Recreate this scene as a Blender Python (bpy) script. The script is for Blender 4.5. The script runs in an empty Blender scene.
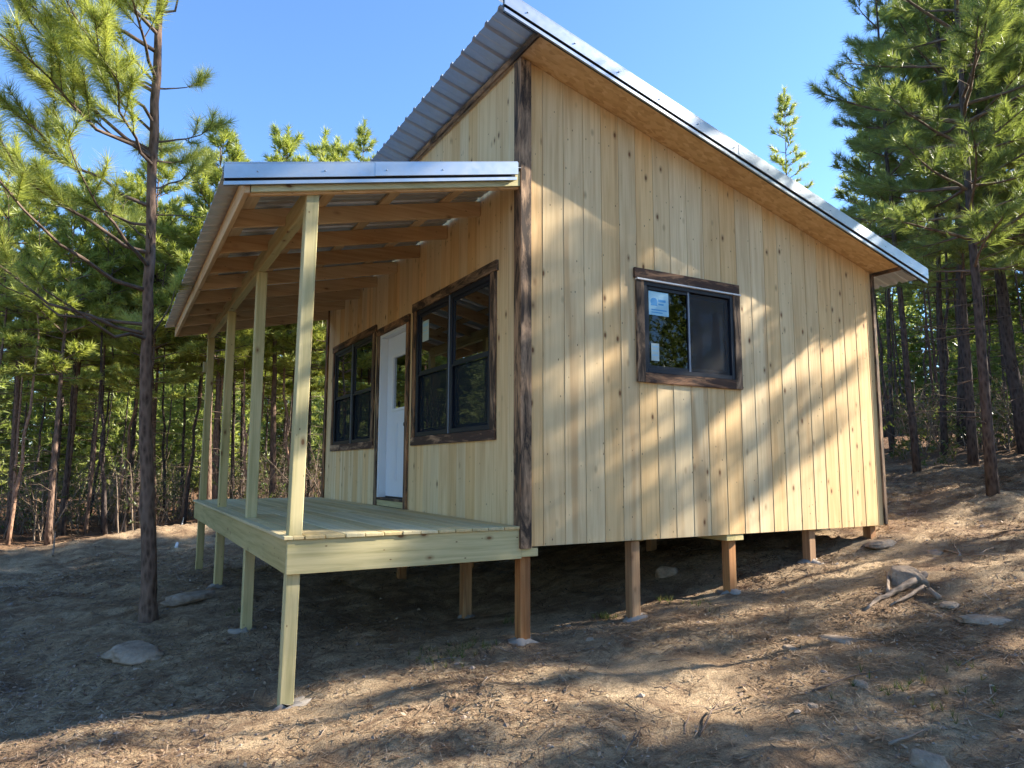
import bpy, math, random
import numpy as np
from mathutils import Vector, Matrix, noise

R = random.Random(7)
rad = math.radians
scene = bpy.context.scene
col = scene.collection

# ------------------------------------------------------------------ sun
SUN_EL, SUN_H = rad(30.0), Vector((0.958, -0.287, 0)).normalized()
SUN = Vector((SUN_H.x*math.cos(SUN_EL), SUN_H.y*math.cos(SUN_EL), math.sin(SUN_EL)))

# ------------------------------------------------------------------ ids
def tag(o, label=None, cat=None, group=None, kind=None):
    if label: o['label'] = label
    if cat: o['category'] = cat
    if group: o['group'] = group
    if kind: o['kind'] = kind
    return o

def empty(name, loc=(0, 0, 0), rz=0.0):
    o = bpy.data.objects.new(name, None)
    col.objects.link(o)
    o.location = loc
    o.rotation_euler = (0, 0, rz)
    o.empty_display_size = 0.2
    return o

def link(name, me, mat=None, parent=None):
    o = bpy.data.objects.new(name, me)
    col.objects.link(o)
    if mat: me.materials.append(mat)
    if parent: o.parent = parent
    return o

# ------------------------------------------------------------------ mesh builder
class MB:
    """collects pieces of one mesh; 'gc' = grain coordinates, 'rnd' = one random value per piece"""
    def __init__(s):
        s.v = []; s.f = []; s.g = []; s.r = []; s.sm = []
    def add(s, verts, faces, gc=None, rnd=None, smooth=False):
        b = len(s.v)
        rnd = R.random() if rnd is None else rnd
        s.v += [tuple(v) for v in verts]
        s.g += [tuple(g) for g in (gc if gc is not None else verts)]
        for f in faces:
            s.f.append(tuple(b+i for i in f)); s.r.append(rnd); s.sm.append(smooth)
    def hexa(s, P, axis=2, rnd=None, off=None):
        """P: 8 corners ordered (x0y0z0,x1y0z0,x1y1z0,x0y1z0, same at z1); axis = grain axis"""
        off = off or (R.uniform(0, 50), R.uniform(0, 50), R.uniform(0, 50))
        perm = {2: (0, 1, 2), 0: (1, 2, 0), 1: (2, 0, 1)}[axis]
        gc = [(p[perm[0]]+off[0], p[perm[1]]+off[1], p[perm[2]]+off[2]) for p in P]
        s.add(P, [(0, 3, 2, 1), (4, 5, 6, 7), (0, 1, 5, 4), (1, 2, 6, 5), (2, 3, 7, 6), (3, 0, 4, 7)], gc, rnd)
    def box(s, x0, x1, y0, y1, z0, z1, rnd=None):
        d = (x1-x0, y1-y0, z1-z0)
        s.hexa([(x0, y0, z0), (x1, y0, z0), (x1, y1, z0), (x0, y1, z0),
                (x0, y0, z1), (x1, y0, z1), (x1, y1, z1), (x0, y1, z1)], d.index(max(d)), rnd)
    def beam(s, a, b, w, h, rnd=None, up=(0, 0, 1)):
        """bar from a to b; w sideways, h along 'up'"""
        a = Vector(a); b = Vector(b); d = (b-a).normalized()
        sd = d.cross(Vector(up))
        if sd.length < 1e-4: sd = d.cross(Vector((1, 0, 0)))
        sd.normalize(); u = sd.cross(d).normalized()
        P = []; G = []
        o = (R.uniform(0, 50), R.uniform(0, 50), R.uniform(0, 50)); L = (b-a).length
        for (e, l) in ((a, 0), (b, L)):
            for (i, j) in ((-1, -1), (1, -1), (1, 1), (-1, 1)):
                P.append(e+sd*(i*w/2)+u*(j*h/2)); G.append((i*w/2+o[0], j*h/2+o[1], l+o[2]))
        s.add(P, [(0, 3, 2, 1), (4, 5, 6, 7), (0, 1, 5, 4), (1, 2, 6, 5), (2, 3, 7, 6), (3, 0, 4, 7)], G, rnd)
    def tube(s, pts, rs, n=6, rnd=None, cap=True):
        pts = [Vector(p) for p in pts]
        V = []; F = []; G = []
        o = R.uniform(0, 50); acc = 0
        for i, p in enumerate(pts):
            t = (pts[min(i+1, len(pts)-1)]-pts[max(i-1, 0)]).normalized()
            sd = t.cross(Vector((0.31, 0.95, 0.05)))
            if sd.length < 1e-3: sd = t.cross(Vector((1, 0, 0)))
            sd.normalize(); u = t.cross(sd)
            if i: acc += (p-pts[i-1]).length
            for k in range(n):
                a = 2*math.pi*k/n
                V.append(p+(sd*math.cos(a)+u*math.sin(a))*rs[i])
                G.append((math.cos(a)*rs[i]+o, math.sin(a)*rs[i], acc+o))
        for i in range(len(pts)-1):
            for k in range(n):
                k2 = (k+1) % n
                F.append((i*n+k, i*n+k2, (i+1)*n+k2, (i+1)*n+k))
        if cap:
            F.append(tuple(range(n-1, -1, -1))); F.append(tuple((len(pts)-1)*n+k for k in range(n)))
        s.add(V, F, G, rnd, smooth=True)
    def mesh(s, name):
        me = bpy.data.meshes.new(name)
        me.from_pydata(s.v, [], s.f)
        a = me.attributes.new('gc', 'FLOAT_VECTOR', 'POINT')
        a.data.foreach_set('vector', np.array(s.g, dtype=np.float32).ravel())
        a = me.attributes.new('rnd', 'FLOAT', 'FACE')
        a.data.foreach_set('value', np.array(s.r, dtype=np.float32))
        me.polygons.foreach_set('use_smooth', s.sm)
        me.update()
        return me
    def build(s, name, mat, parent=None, bevel=0.0):
        o = link(name, s.mesh(name), mat, parent)
        if bevel:
            m = o.modifiers.new('bevel', 'BEVEL'); m.width = bevel; m.segments = 1; m.limit_method = 'ANGLE'
        return o

def npmesh(name, V, F, rnd=None, smooth=False):
    """mesh from numpy arrays, all faces with the same vertex count"""
    me = bpy.data.meshes.new(name)
    n, k = F.shape
    me.vertices.add(len(V)); me.vertices.foreach_set('co', V.astype(np.float32).ravel())
    me.loops.add(n*k); me.loops.foreach_set('vertex_index', F.astype(np.int32).ravel())
    me.polygons.add(n); me.polygons.foreach_set('loop_start', np.arange(0, n*k, k, dtype=np.int32))
    try: me.polygons.foreach_set('loop_total', np.full(n, k, dtype=np.int32))
    except Exception: pass
    if rnd is not None:
        a = me.attributes.new('rnd', 'FLOAT', 'FACE'); a.data.foreach_set('value', rnd.astype(np.float32))
    me.polygons.foreach_set('use_smooth', np.full(n, smooth))
    me.update(calc_edges=True)
    return me

# ------------------------------------------------------------------ materials
class NT:
    def __init__(s, name):
        s.m = bpy.data.materials.new(name); s.m.use_nodes = True
        s.t = s.m.node_tree; s.n = s.t.nodes; s.l = s.t.links
        s.b = s.n['Principled BSDF']; s.out = s.n['Material Output']
    def node(s, typ, **kw):
        n = s.n.new(typ)
        for k, v in kw.items():
            if k in n.inputs.keys(): n.inputs[k].default_value = v
            else: setattr(n, k, v)
        return n
    def attr(s, name): return s.node('ShaderNodeAttribute', attribute_name=name)
    def math(s, op, a, b=None, c=None, clamp=False):
        n = s.n.new('ShaderNodeMath'); n.operation = op; n.use_clamp = clamp
        for i, x in enumerate((a, b, c)):
            if x is None: continue
            if isinstance(x, (int, float)): n.inputs[i].default_value = x
            else: s.l.new(x, n.inputs[i])
        return n.outputs[0]
    def scale(s, vec, sc, off=(0, 0, 0)):
        n = s.n.new('ShaderNodeMapping'); s.l.new(vec, n.inputs[0]); n.inputs['Scale'].default_value = sc
        n.inputs['Location'].default_value = off
        return n.outputs[0]
    def noise(s, vec, scale, detail=4, rough=0.6, dist=0.0):
        n = s.n.new('ShaderNodeTexNoise'); s.l.new(vec, n.inputs['Vector'])
        n.inputs['Scale'].default_value = scale; n.inputs['Detail'].default_value = detail
        n.inputs['Roughness'].default_value = rough; n.inputs['Distortion'].default_value = dist
        return n.outputs['Fac']
    def ramp(s, fac, stops, interp='LINEAR'):
        n = s.n.new('ShaderNodeValToRGB'); s.l.new(fac, n.inputs[0]); n.color_ramp.interpolation = interp
        e = n.color_ramp.elements
        while len(e) < len(stops): e.new(0.5)
        for k, (p, c) in enumerate(stops):
            e[k].position = p; e[k].color = (*c, 1) if len(c) == 3 else c
        return n.outputs[0]
    def mix(s, fac, a, b, blend='MIX'):
        n = s.n.new('ShaderNodeMix'); n.data_type = 'RGBA'; n.blend_type = blend
        for i, x in ((0, fac), (6, a), (7, b)):
            if isinstance(x, (int, float)): n.inputs[i].default_value = x
            elif isinstance(x, tuple): n.inputs[i].default_value = (*x, 1)
            else: s.l.new(x, n.inputs[i])
        return n.outputs[2]
    def bump(s, h, strength, dist=0.01):
        n = s.n.new('ShaderNodeBump'); s.l.new(h, n.inputs['Height'])
        n.inputs['Strength'].default_value = strength; n.inputs['Distance'].default_value = dist
        s.l.new(n.outputs[0], s.b.inputs['Normal'])
    def col(s, c):
        if isinstance(c, tuple): s.b.inputs['Base Color'].default_value = (*c, 1)
        else: s.l.new(c, s.b.inputs['Base Color'])
    def set(s, **kw):
        for k, v in kw.items(): s.b.inputs[k.replace('_', ' ')].default_value = v
        return s.m

def wood(name, light, dark, tone=(0.8, 1.12), knots=0.8, rough=0.75, grain=0.55, stain=None, stain_amt=0.0, streak=None):
    M = NT(name)
    gc = M.attr('gc').outputs['Vector']; rn = M.attr('rnd').outputs['Fac']
    off = M.n.new('ShaderNodeVectorMath'); off.operation = 'SCALE'
    cmb = M.n.new('ShaderNodeCombineXYZ')
    for i in range(3): M.l.new(M.math('MULTIPLY', rn, 37.0+i*11), cmb.inputs[i])
    add = M.n.new('ShaderNodeVectorMath'); add.operation = 'ADD'
    M.l.new(gc, add.inputs[0]); M.l.new(cmb.outputs[0], add.inputs[1]); v = add.outputs[0]
    g1 = M.noise(M.scale(v, (38, 38, 1.3)), 1.0, 5, 0.65, 0.6)
    g2 = M.noise(M.scale(v, (7, 7, 0.7)), 1.0, 3, 0.5, 1.5)
    gm = M.math('ADD', M.math('MULTIPLY', g1, grain), M.math('MULTIPLY', g2, 1-grain))
    c = M.ramp(gm, [(0.34, dark), (0.56, light), (0.8, tuple(min(1, x*1.08) for x in light))])
    # boards differ from one another, some rosier, some paler
    tn = M.math('ADD', M.math('MULTIPLY', rn, tone[1]-tone[0]), tone[0])
    hsv = M.n.new('ShaderNodeHueSaturation'); M.l.new(c, hsv.inputs['Color']); M.l.new(tn, hsv.inputs['Value'])
    r2 = M.math('FRACT', M.math('MULTIPLY', rn, 7.31))
    M.l.new(M.math('ADD', M.math('MULTIPLY', r2, 0.014), 0.488), hsv.inputs['Hue'])
    M.l.new(M.math('ADD', M.math('MULTIPLY', r2, -0.25), 1.1), hsv.inputs['Saturation'])
    c = hsv.outputs[0]
    if streak:
        s1 = M.noise(M.scale(v, (9, 9, 0.32), (3, 7, 1)), 1.0, 2, 0.5, 0.8)
        f = M.math('MULTIPLY', M.ramp(s1, [(0.56, (0, 0, 0)), (0.72, (1, 1, 1))]), streak[1])
        c = M.mix(f, c, streak[0])
    if knots:
        vo = M.n.new('ShaderNodeTexVoronoi'); vo.inputs['Scale'].default_value = 1.0
        M.l.new(M.scale(v, (6.5, 6.5, 3.4)), vo.inputs['Vector'])
        k = M.ramp(vo.outputs['Distance'], [(0.055, (1, 1, 1)), (0.085, (0.45, 0.45, 0.45)), (0.17, (0, 0, 0))])
        c = M.mix(M.math('MULTIPLY', k, knots), c, (0.15, 0.062, 0.022))
        vp = M.n.new('ShaderNodeTexVoronoi'); vp.inputs['Scale'].default_value = 1.0
        M.l.new(M.scale(v, (15, 15, 7.5), (4, 9, 2)), vp.inputs['Vector'])
        k2 = M.ramp(vp.outputs['Distance'], [(0.045, (1, 1, 1)), (0.085, (0, 0, 0))])
        c = M.mix(M.math('MULTIPLY', k2, knots), c, (0.12, 0.055, 0.02))
    if stain:
        n3 = M.noise(M.scale(v, (10, 10, 2.2), (9, 2, 5)), 1.0, 5, 0.7, 0.8)
        f = M.ramp(n3, [(0.5-0.22*stain_amt, (1, 1, 1)), (0.66, (0, 0, 0))])
        c = M.mix(f, c, stain)
    M.col(c); M.bump(g1, 0.25, 0.004)
    return M.set(Roughness=rough, Specular_IOR_Level=0.25)

W = {}
W['siding'] = wood('pine_siding', (0.82, 0.61, 0.305), (0.66, 0.445, 0.195), (0.90, 1.04), 0.95, streak=((0.52, 0.31, 0.135), 0.65))
W['treated'] = wood('treated_pine', (0.60, 0.515, 0.25), (0.38, 0.335, 0.135), (0.82, 1.05), 0.9, streak=((0.42, 0.33, 0.13), 0.45))
W['deck'] = wood('deck_boards', (0.68, 0.56, 0.29), (0.50, 0.42, 0.20), (0.85, 1.1), 0.4)
W['rafter'] = wood('rafter_pine', (0.68, 0.475, 0.25), (0.50, 0.31, 0.145), (0.74, 1.06), 0.7)
W['found'] = wood('foundation_wood', (0.52, 0.30, 0.13), (0.30, 0.14, 0.055), (0.7, 1.1), 0.5, streak=((0.12, 0.05, 0.025), 0.5))
W['stain'] = wood('dark_stained_trim', (0.50, 0.30, 0.15), (0.26, 0.145, 0.07), (0.8, 1.15), 0.3,
                  stain=(0.050, 0.034, 0.024), stain_amt=0.34)
W['stain_light'] = wood('worn_stained_sill', (0.52, 0.31, 0.16), (0.30, 0.16, 0.08), (0.8, 1.1), 0.3,
                        stain=(0.07, 0.04, 0.028), stain_amt=0.1)

def plain(name, c, rough=0.5, metal=0.0, spec=0.5, var=0.0):
    M = NT(name)
    if var:
        tc = M.n.new('ShaderNodeTexCoord')
        n = M.noise(tc.outputs['Object'], 6, 4, 0.6)
        M.col(M.mix(M.math('MULTIPLY', n, var), c, tuple(x*0.45 for x in c)))
    else: M.col(c)
    return M.set(Roughness=rough, Metallic=metal, Specular_IOR_Level=spec)

def metal_mat(name, c, rough, met):
    M = NT(name); tc = M.n.new('ShaderNodeTexCoord')
    n = M.noise(tc.outputs['Object'], 14, 3, 0.6, 0.4)
    M.col(M.mix(n, c, tuple(x*0.8 for x in c)))
    M.l.new(M.math('ADD', M.math('MULTIPLY', n, 0.18), rough-0.09), M.b.inputs['Roughness'])
    return M.set(Metallic=met)
MET = metal_mat('galvalume', (0.48, 0.52, 0.55), 0.34, 0.9)
METR = metal_mat('galvalume_sheet', (0.60, 0.65, 0.70), 0.40, 0.7)
BLACKF = plain('black_vinyl', (0.014, 0.017, 0.026), 0.45, 0, 0.3)
GREYF = plain('grey_meeting_rail', (0.22, 0.25, 0.30), 0.35)
WHITE = plain('white_paint', (0.78, 0.80, 0.82), 0.4)
DOORW = plain('door_paint', (0.74, 0.78, 0.84), 0.35)
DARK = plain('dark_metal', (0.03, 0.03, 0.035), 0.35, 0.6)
WSTRIP = plain('white_flashing', (0.75, 0.74, 0.72), 0.4)
CONC = plain('dry_concrete', (0.36, 0.32, 0.275), 0.95, 0, 0.2, 0.7)
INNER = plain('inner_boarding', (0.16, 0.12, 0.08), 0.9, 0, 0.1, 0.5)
PAPER = plain('sticker_paper', (0.50, 0.60, 0.56), 0.6)
BLUE = plain('sticker_blue', (0.03, 0.30, 0.62), 0.6)
LBLUE = plain('sticker_light_blue', (0.32, 0.60, 0.74), 0.6)

def osb():
    M = NT('osb_soffit'); tc = M.n.new('ShaderNodeTexCoord')
    v = M.n.new('ShaderNodeTexVoronoi'); v.inputs['Scale'].default_value = 1
    M.l.new(M.scale(tc.outputs['Object'], (16, 34, 16)), v.inputs['Vector'])
    n = M.noise(tc.outputs['Object'], 3, 4, 0.6)
    c = M.ramp(v.outputs['Color'], [(0.1, (0.54, 0.33, 0.155)), (0.5, (0.68, 0.45, 0.22)), (0.9, (0.78, 0.56, 0.31))])
    M.col(M.mix(M.math('MULTIPLY', n, 0.5), c, (0.58, 0.36, 0.165)))
    return M.set(Roughness=0.8, Specular_IOR_Level=0.2)
OSB = osb()

def glass(name, tint, refl):
    M = NT(name); M.n.remove(M.b)
    tr = M.n.new('ShaderNodeBsdfTransparent'); tr.inputs[0].default_value = (*tint, 1)
    gl = M.n.new('ShaderNodeBsdfGlossy'); gl.inputs['Roughness'].default_value = 0.015
    gl.inputs['Color'].default_value = (0.9, 0.95, 1, 1)
    fr = M.n.new('ShaderNodeFresnel'); fr.inputs['IOR'].default_value = 1.55
    mx = M.n.new('ShaderNodeMixShader')
    M.l.new(M.math('MULTIPLY', fr.outputs[0], refl, clamp=True), mx.inputs[0])
    M.l.new(tr.outputs[0], mx.inputs[1]); M.l.new(gl.outputs[0], mx.inputs[2]); M.l.new(mx.outputs[0], M.out.inputs[0])
    return M.m
GLASS = glass('window_glass', (0.30, 0.33, 0.33), 2.8)

def screen_mat():
    M = NT('insect_screen'); M.n.remove(M.b)
    tr = M.n.new('ShaderNodeBsdfTransparent'); df = M.n.new('ShaderNodeBsdfDiffuse')
    df.inputs[0].default_value = (0.035, 0.042, 0.05, 1)
    mx = M.n.new('ShaderNodeMixShader'); mx.inputs[0].default_value = 0.38
    M.l.new(tr.outputs[0], mx.inputs[1]); M.l.new(df.outputs[0], mx.inputs[2]); M.l.new(mx.outputs[0], M.out.inputs[0])
    return M.m
SCREEN = screen_mat()
SCREEN_SIDE = screen_mat(); SCREEN_SIDE.name = 'side_insect_screen'; SCREEN_SIDE.node_tree.nodes['Diffuse BSDF'].inputs[0].default_value = (0.085, 0.085, 0.085, 1)  # screen grey raised to paint in the pane's reflection
GLASS_SIDE = glass('side_window_glass', (0.14, 0.15, 0.15), 0.6)

def leafmat(name, stops, trans=0.5):
    M = NT(name); rn = M.attr('rnd').outputs['Fac']
    oi = M.n.new('ShaderNodeObjectInfo')
    f = M.math('ADD', M.math('MULTIPLY', rn, 0.8), M.math('MULTIPLY', oi.outputs['Random'], 0.2))
    c = M.ramp(f, stops)
    M.col(c); M.set(Roughness=0.4, Specular_IOR_Level=0.5)
    tl = M.n.new('ShaderNodeBsdfTranslucent'); M.l.new(M.mix(1.0, c, (1.0, 1.0, 0.62), 'MULTIPLY'), tl.inputs[0])
    mx = M.n.new('ShaderNodeMixShader'); mx.inputs[0].default_value = trans
    M.l.new(M.b.outputs[0], mx.inputs[1]); M.l.new(tl.outputs[0], mx.inputs[2]); M.l.new(mx.outputs[0], M.out.inputs[0])
    return M.m
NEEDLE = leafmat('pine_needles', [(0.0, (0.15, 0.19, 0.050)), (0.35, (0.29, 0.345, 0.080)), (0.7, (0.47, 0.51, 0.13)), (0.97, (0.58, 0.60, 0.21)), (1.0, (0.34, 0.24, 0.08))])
NEEDLE_D = leafmat('shaded_side_needles', [(0.0, (0.12, 0.165, 0.06)), (0.5, (0.27, 0.335, 0.10)), (0.9, (0.47, 0.52, 0.17)), (1.0, (0.26, 0.22, 0.08))])  # darker needle copy, shade of the right-hand and far wood put into the colour
BRUSHL = leafmat('brush_leaves', [(0.0, (0.05, 0.09, 0.03)), (0.4, (0.12, 0.17, 0.05)), (0.7, (0.22, 0.19, 0.08)), (1.0, (0.28, 0.18, 0.09))])

def bark(name, a, b):
    M = NT(name); gc = M.attr('gc').outputs['Vector']
    v = M.n.new('ShaderNodeTexVoronoi'); v.inputs['Scale'].default_value = 1
    nz = M.noise(M.scale(gc, (20, 20, 8)), 1.0, 4, 0.7, 0.5)
    M.l.new(M.scale(gc, (26, 26, 9)), v.inputs['Vector'])
    f = M.math('ADD', M.math('MULTIPLY', v.outputs['Distance'], 0.6), M.math('MULTIPLY', nz, 0.5))
    M.col(M.ramp(f, [(0.25, b), (0.55, a), (0.9, tuple(x*1.5 for x in a))]))
    M.bump(f, 0.9, 0.02)
    return M.set(Roughness=0.95, Specular_IOR_Level=0.1)
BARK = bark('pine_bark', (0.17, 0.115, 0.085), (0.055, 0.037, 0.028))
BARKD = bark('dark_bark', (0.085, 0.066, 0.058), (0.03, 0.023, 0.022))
BARKR = bark('pale_red_bark', (0.30, 0.19, 0.13), (0.12, 0.07, 0.05))
TWIG = bark('twig_bark', (0.15, 0.11, 0.085), (0.06, 0.045, 0.035))
BRUSHT = bark('brush_twigs', (0.26, 0.20, 0.15), (0.10, 0.08, 0.06))

def rockmat():
    M = NT('field_rock'); tc = M.n.new('ShaderNodeTexCoord')
    n = M.noise(tc.outputs['Object'], 7, 6, 0.7, 0.3); n2 = M.noise(tc.outputs['Object'], 30, 4, 0.6)
    c = M.ramp(n, [(0.3, (0.16, 0.12, 0.085)), (0.5, (0.34, 0.265, 0.19)), (0.7, (0.52, 0.43, 0.33))])
    M.col(M.mix(M.math('MULTIPLY', n2, 0.5), c, (0.20, 0.14, 0.10))); M.bump(n2, 0.7, 0.02)
    return M.set(Roughness=0.92, Specular_IOR_Level=0.2)
ROCK = rockmat()

def groundmat():
    M = NT('forest_soil'); g = M.n.new('ShaderNodeNewGeometry'); P = g.outputs['Position']
    big = M.noise(P, 0.45, 5, 0.6, 0.6); mid = M.noise(P, 2.6, 6, 0.68, 0.8)
    fine = M.noise(P, 22, 6, 0.75, 0.5); grit = M.noise(P, 90, 4, 0.7)
    soil = M.ramp(mid, [(0.30, (0.24, 0.16, 0.10)), (0.47, (0.50, 0.35, 0.215)), (0.62, (0.74, 0.56, 0.36))])
    clay = M.ramp(fine, [(0.35, (0.50, 0.355, 0.22)), (0.6, (0.80, 0.62, 0.40))])
    c = M.mix(M.ramp(big, [(0.44, (0, 0, 0)), (0.58, (1, 1, 1))]), soil, clay)
    straw = M.ramp(M.noise(M.scale(P, (1, 1, 1), (31, 12, 0)), 1.4, 6, 0.72, 1.0), [(0.50, (0, 0, 0)), (0.62, (1, 1, 1))])
    sc = M.ramp(M.noise(P, 46, 5, 0.8, 1.2), [(0.36, (0.10, 0.065, 0.045)), (0.5, (0.28, 0.18, 0.115)), (0.68, (0.50, 0.35, 0.22))])
    c = M.mix(M.math('MULTIPLY', straw, 0.85), c, sc)
    # the forest floor away from the clearing is leaf mould
    sep = M.n.new('ShaderNodeSeparateXYZ'); M.l.new(P, sep.inputs[0])
    dx = M.math('SUBTRACT', sep.outputs[0], 0.5); dy = M.math('SUBTRACT', sep.outputs[1], 3.0)
    dist = M.math('SQRT', M.math('ADD', M.math('MULTIPLY', dx, dx), M.math('MULTIPLY', dy, dy)))
    ff = M.ramp(M.math('MULTIPLY', M.math('ADD', dist, M.math('MULTIPLY', mid, 6.0)), 0.05), [(0.56, (0, 0, 0)), (0.74, (1, 1, 1))])
    mould = M.ramp(fine, [(0.32, (0.085, 0.048, 0.030)), (0.52, (0.22, 0.125, 0.072)), (0.7, (0.40, 0.24, 0.14))])
    c = M.mix(ff, c, mould)
    dk = M.ramp(M.noise(M.scale(P, (1, 1.6, 1), (5, 44, 0)), 0.9, 7, 0.7, 1.2), [(0.47, (0, 0, 0)), (0.60, (1, 1, 1))])
    dkc = M.ramp(M.noise(P, 34, 6, 0.8, 0.8), [(0.36, (0.085, 0.052, 0.034)), (0.55, (0.25, 0.16, 0.10)), (0.72, (0.46, 0.32, 0.20))])
    bank = M.math('MULTIPLY', M.math('SUBTRACT', sep.outputs[0], 1.5), 0.16, clamp=True)  # dark debris patches grow stronger on the bank, painting in its shade
    c = M.mix(M.math('MULTIPLY', dk, M.math('ADD', M.math('MULTIPLY', bank, 0.4), 0.5)), c, dkc)
    pale = M.ramp(grit, [(0.32, (0.62, 0.60, 0.58)), (0.5, (0.98, 0.97, 0.96)), (0.68, (1.25, 1.22, 1.18))])
    c = M.mix(1.0, c, pale, 'MULTIPLY')
    M.col(c)
    h = M.math('ADD', M.math('MULTIPLY', fine, 1.0), M.math('ADD', M.math('MULTIPLY', grit, 0.7), M.math('MULTIPLY', mid, 1.2)))
    M.bump(h, 1.0, 0.07)
    return M.set(Roughness=0.95, Specular_IOR_Level=0.12)
GROUND = groundmat()
LITTER = leafmat('leaf_litter', [(0.0, (0.06, 0.038, 0.028)), (0.4, (0.17, 0.105, 0.065)), (0.75, (0.36, 0.245, 0.15)), (1.0, (0.55, 0.44, 0.32))], 0.1)
STONE = leafmat('stone_chips', [(0.0, (0.14, 0.10, 0.075)), (0.5, (0.28, 0.21, 0.155)), (1.0, (0.42, 0.34, 0.26))], 0.0)

# ------------------------------------------------------------------ ground
def gz(x, y):
    if x < 0: z = -0.745 - 0.30*math.tanh(-x*0.08/0.30)
    elif x < 4.2: z = -0.745 + 0.05*x + 0.02*x*x
    else:
        t = x-4.2; z = -0.182 + 0.175*t - 0.0035*min(t, 22)**2
        z = min(z, 3.2) if x < 40 else 2.0
    z += 0.035*math.exp(-((x+0.5)**2+(y-6)**2)/40.0)*2
    if y > 9 and x < 3: z += 0.10*(1-math.exp(-(y-9)/2.0))*(1/(1+math.exp(max(-30,min(30,x-1)))))
    # a low scraped berm at the forest edge on the left
    for (hx, hy, hh) in ((-1.74, .08, -.06), (-1.7, 2.0, .045), (-1.7, 3.95, .065), (-1.7, 5.95, .08), (2.33, .1, -.055), (3.47, .1, -.035), (.3, 1.62, -.10)):
        z += hh*math.exp(-((x-hx)**2+(y-hy)**2)/0.5)
    b = (y-10.6-0.12*(x+4))
    z += 0.16*math.exp(-(b/0.8)**2)*(1/(1+math.exp(max(-30,min(30,(x-0.5)*2)))))
    n = noise.noise(Vector((x*0.35, y*0.35, 1.7)))*0.16 + noise.noise(Vector((x*0.9, y*0.9, 4.1)))*0.075
    n += noise.noise(Vector((x*2.3, y*2.3, 9.1)))*0.06 + abs(noise.noise(Vector((x*5.5, y*5.5, 3.3))))*0.050
    n += abs(noise.noise(Vector((x*9, y*9, 5.5))))*0.034 + noise.noise(Vector((x*17, y*17, 2.5)))*0.014
    f = min(1.0, 0.35+0.08*math.hypot(x-1, y-1))
    return z + n*f - 0.03

def axis_grid(c, near, step, far, k):
    a = [0.0]
    while a[-1] < near: a.append(a[-1]+step)
    s = step
    while a[-1] < far: s *= k; a.append(a[-1]+s)
    a = np.array(a)
    return np.concatenate([-a[:0:-1], a])+c
def make_ground():
    xs = axis_grid(1.0, 7.5, 0.055, 420, 1.07); ys = axis_grid(0.6, 6.8, 0.055, 420, 1.07)
    nx, ny = len(xs), len(ys)
    V = np.zeros((nx*ny, 3))
    for j, y in enumerate(ys):
        for i, x in enumerate(xs):
            V[j*nx+i] = (x, y, gz(x, y))
    idx = np.arange(nx*ny).reshape(ny, nx)
    F = np.stack([idx[:-1, :-1], idx[:-1, 1:], idx[1:, 1:], idx[1:, :-1]], -1).reshape(-1, 4)
    o = link('ground', npmesh('ground', V, F, smooth=True), GROUND)
    tag(o, kind='structure')
    o['label'] = 'bare sloping forest soil with pine straw and clay patches'
make_ground()

# ------------------------------------------------------------------ cabin
WX, LY, ZF, ZB = 4.61, 6.05, 4.07, 2.84
SL = (ZF-ZB)/WX                       # roof slope
cabin = empty('cabin', (0, 0, 0))
tag(cabin, 'raw pine board cabin on posts with shed roof and covered front porch', 'cabin')
roofz = lambda x: ZF - SL*x

def split_boards(u0, u1, bw, openings):
    """board strips [a,b] with the list of openings that cover them"""
    out = []; u = u0; k = 0
    while u < u1-0.01:
        w = bw*R.uniform(0.93, 1.07); e = min(u+w, u1)
        if u1-e < 0.06: e = u1
        cuts = [u, e]
        for (a, b, c, d) in openings:
            for q in (a, b):
                if u+0.004 < q < e-0.004: cuts.append(q)
        cuts = sorted(cuts)
        rn = R.random()
        for a, b in zip(cuts[:-1], cuts[1:]):
            zs = sorted((o[2], o[3]) for o in openings if o[0] <= (a+b)/2 <= o[1])
            out.append((u, e, a, b, zs, rn))
        u = e; k += 1
    return out

SW = (1.26, 2.385, 1.46, 2.30)                         # side window opening (x0,x1,z0,z1)
FA = (0.52, 2.28, 0.94, 2.315)                         # front windows and door (y0,y1,z0,z1)
FB = (3.76, 5.54, 0.94, 2.315)
FD = (2.57, 3.50, 0.16, 2.24)

def siding_side():
    m = MB()
    for (u, e, a, b, zs, rn) in split_boards(0.0, WX, 0.207, [SW]):
        gap = 0.0016
        dep = lambda x: 0.001 + 0.0035*(x-u)/(e-u)       # each board laps a little over the next
        aa = a+gap if a == u else a; bb = b-gap if b == e else b
        off = (R.uniform(0, 50), R.uniform(0, 50), R.uniform(0, 50))
        z = 0.0; segs = []
        for (c, d) in zs: segs.append((z, c)); z = d
        segs.append((z, None))
        for (c, d) in segs:
            ta = roofz(aa)-0.004 if d is None else d; tb = roofz(bb)-0.004 if d is None else d
            P = [(aa, dep(aa), c), (bb, dep(bb), c), (bb, 0.032, c), (aa, 0.032, c),
                 (aa, dep(aa), ta), (bb, dep(bb), tb), (bb, 0.032, tb), (aa, 0.032, ta)]
            m.hexa(P, 2, rn, off)
    return m.build('side_siding', W['siding'], cabin)
siding_side()

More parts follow.
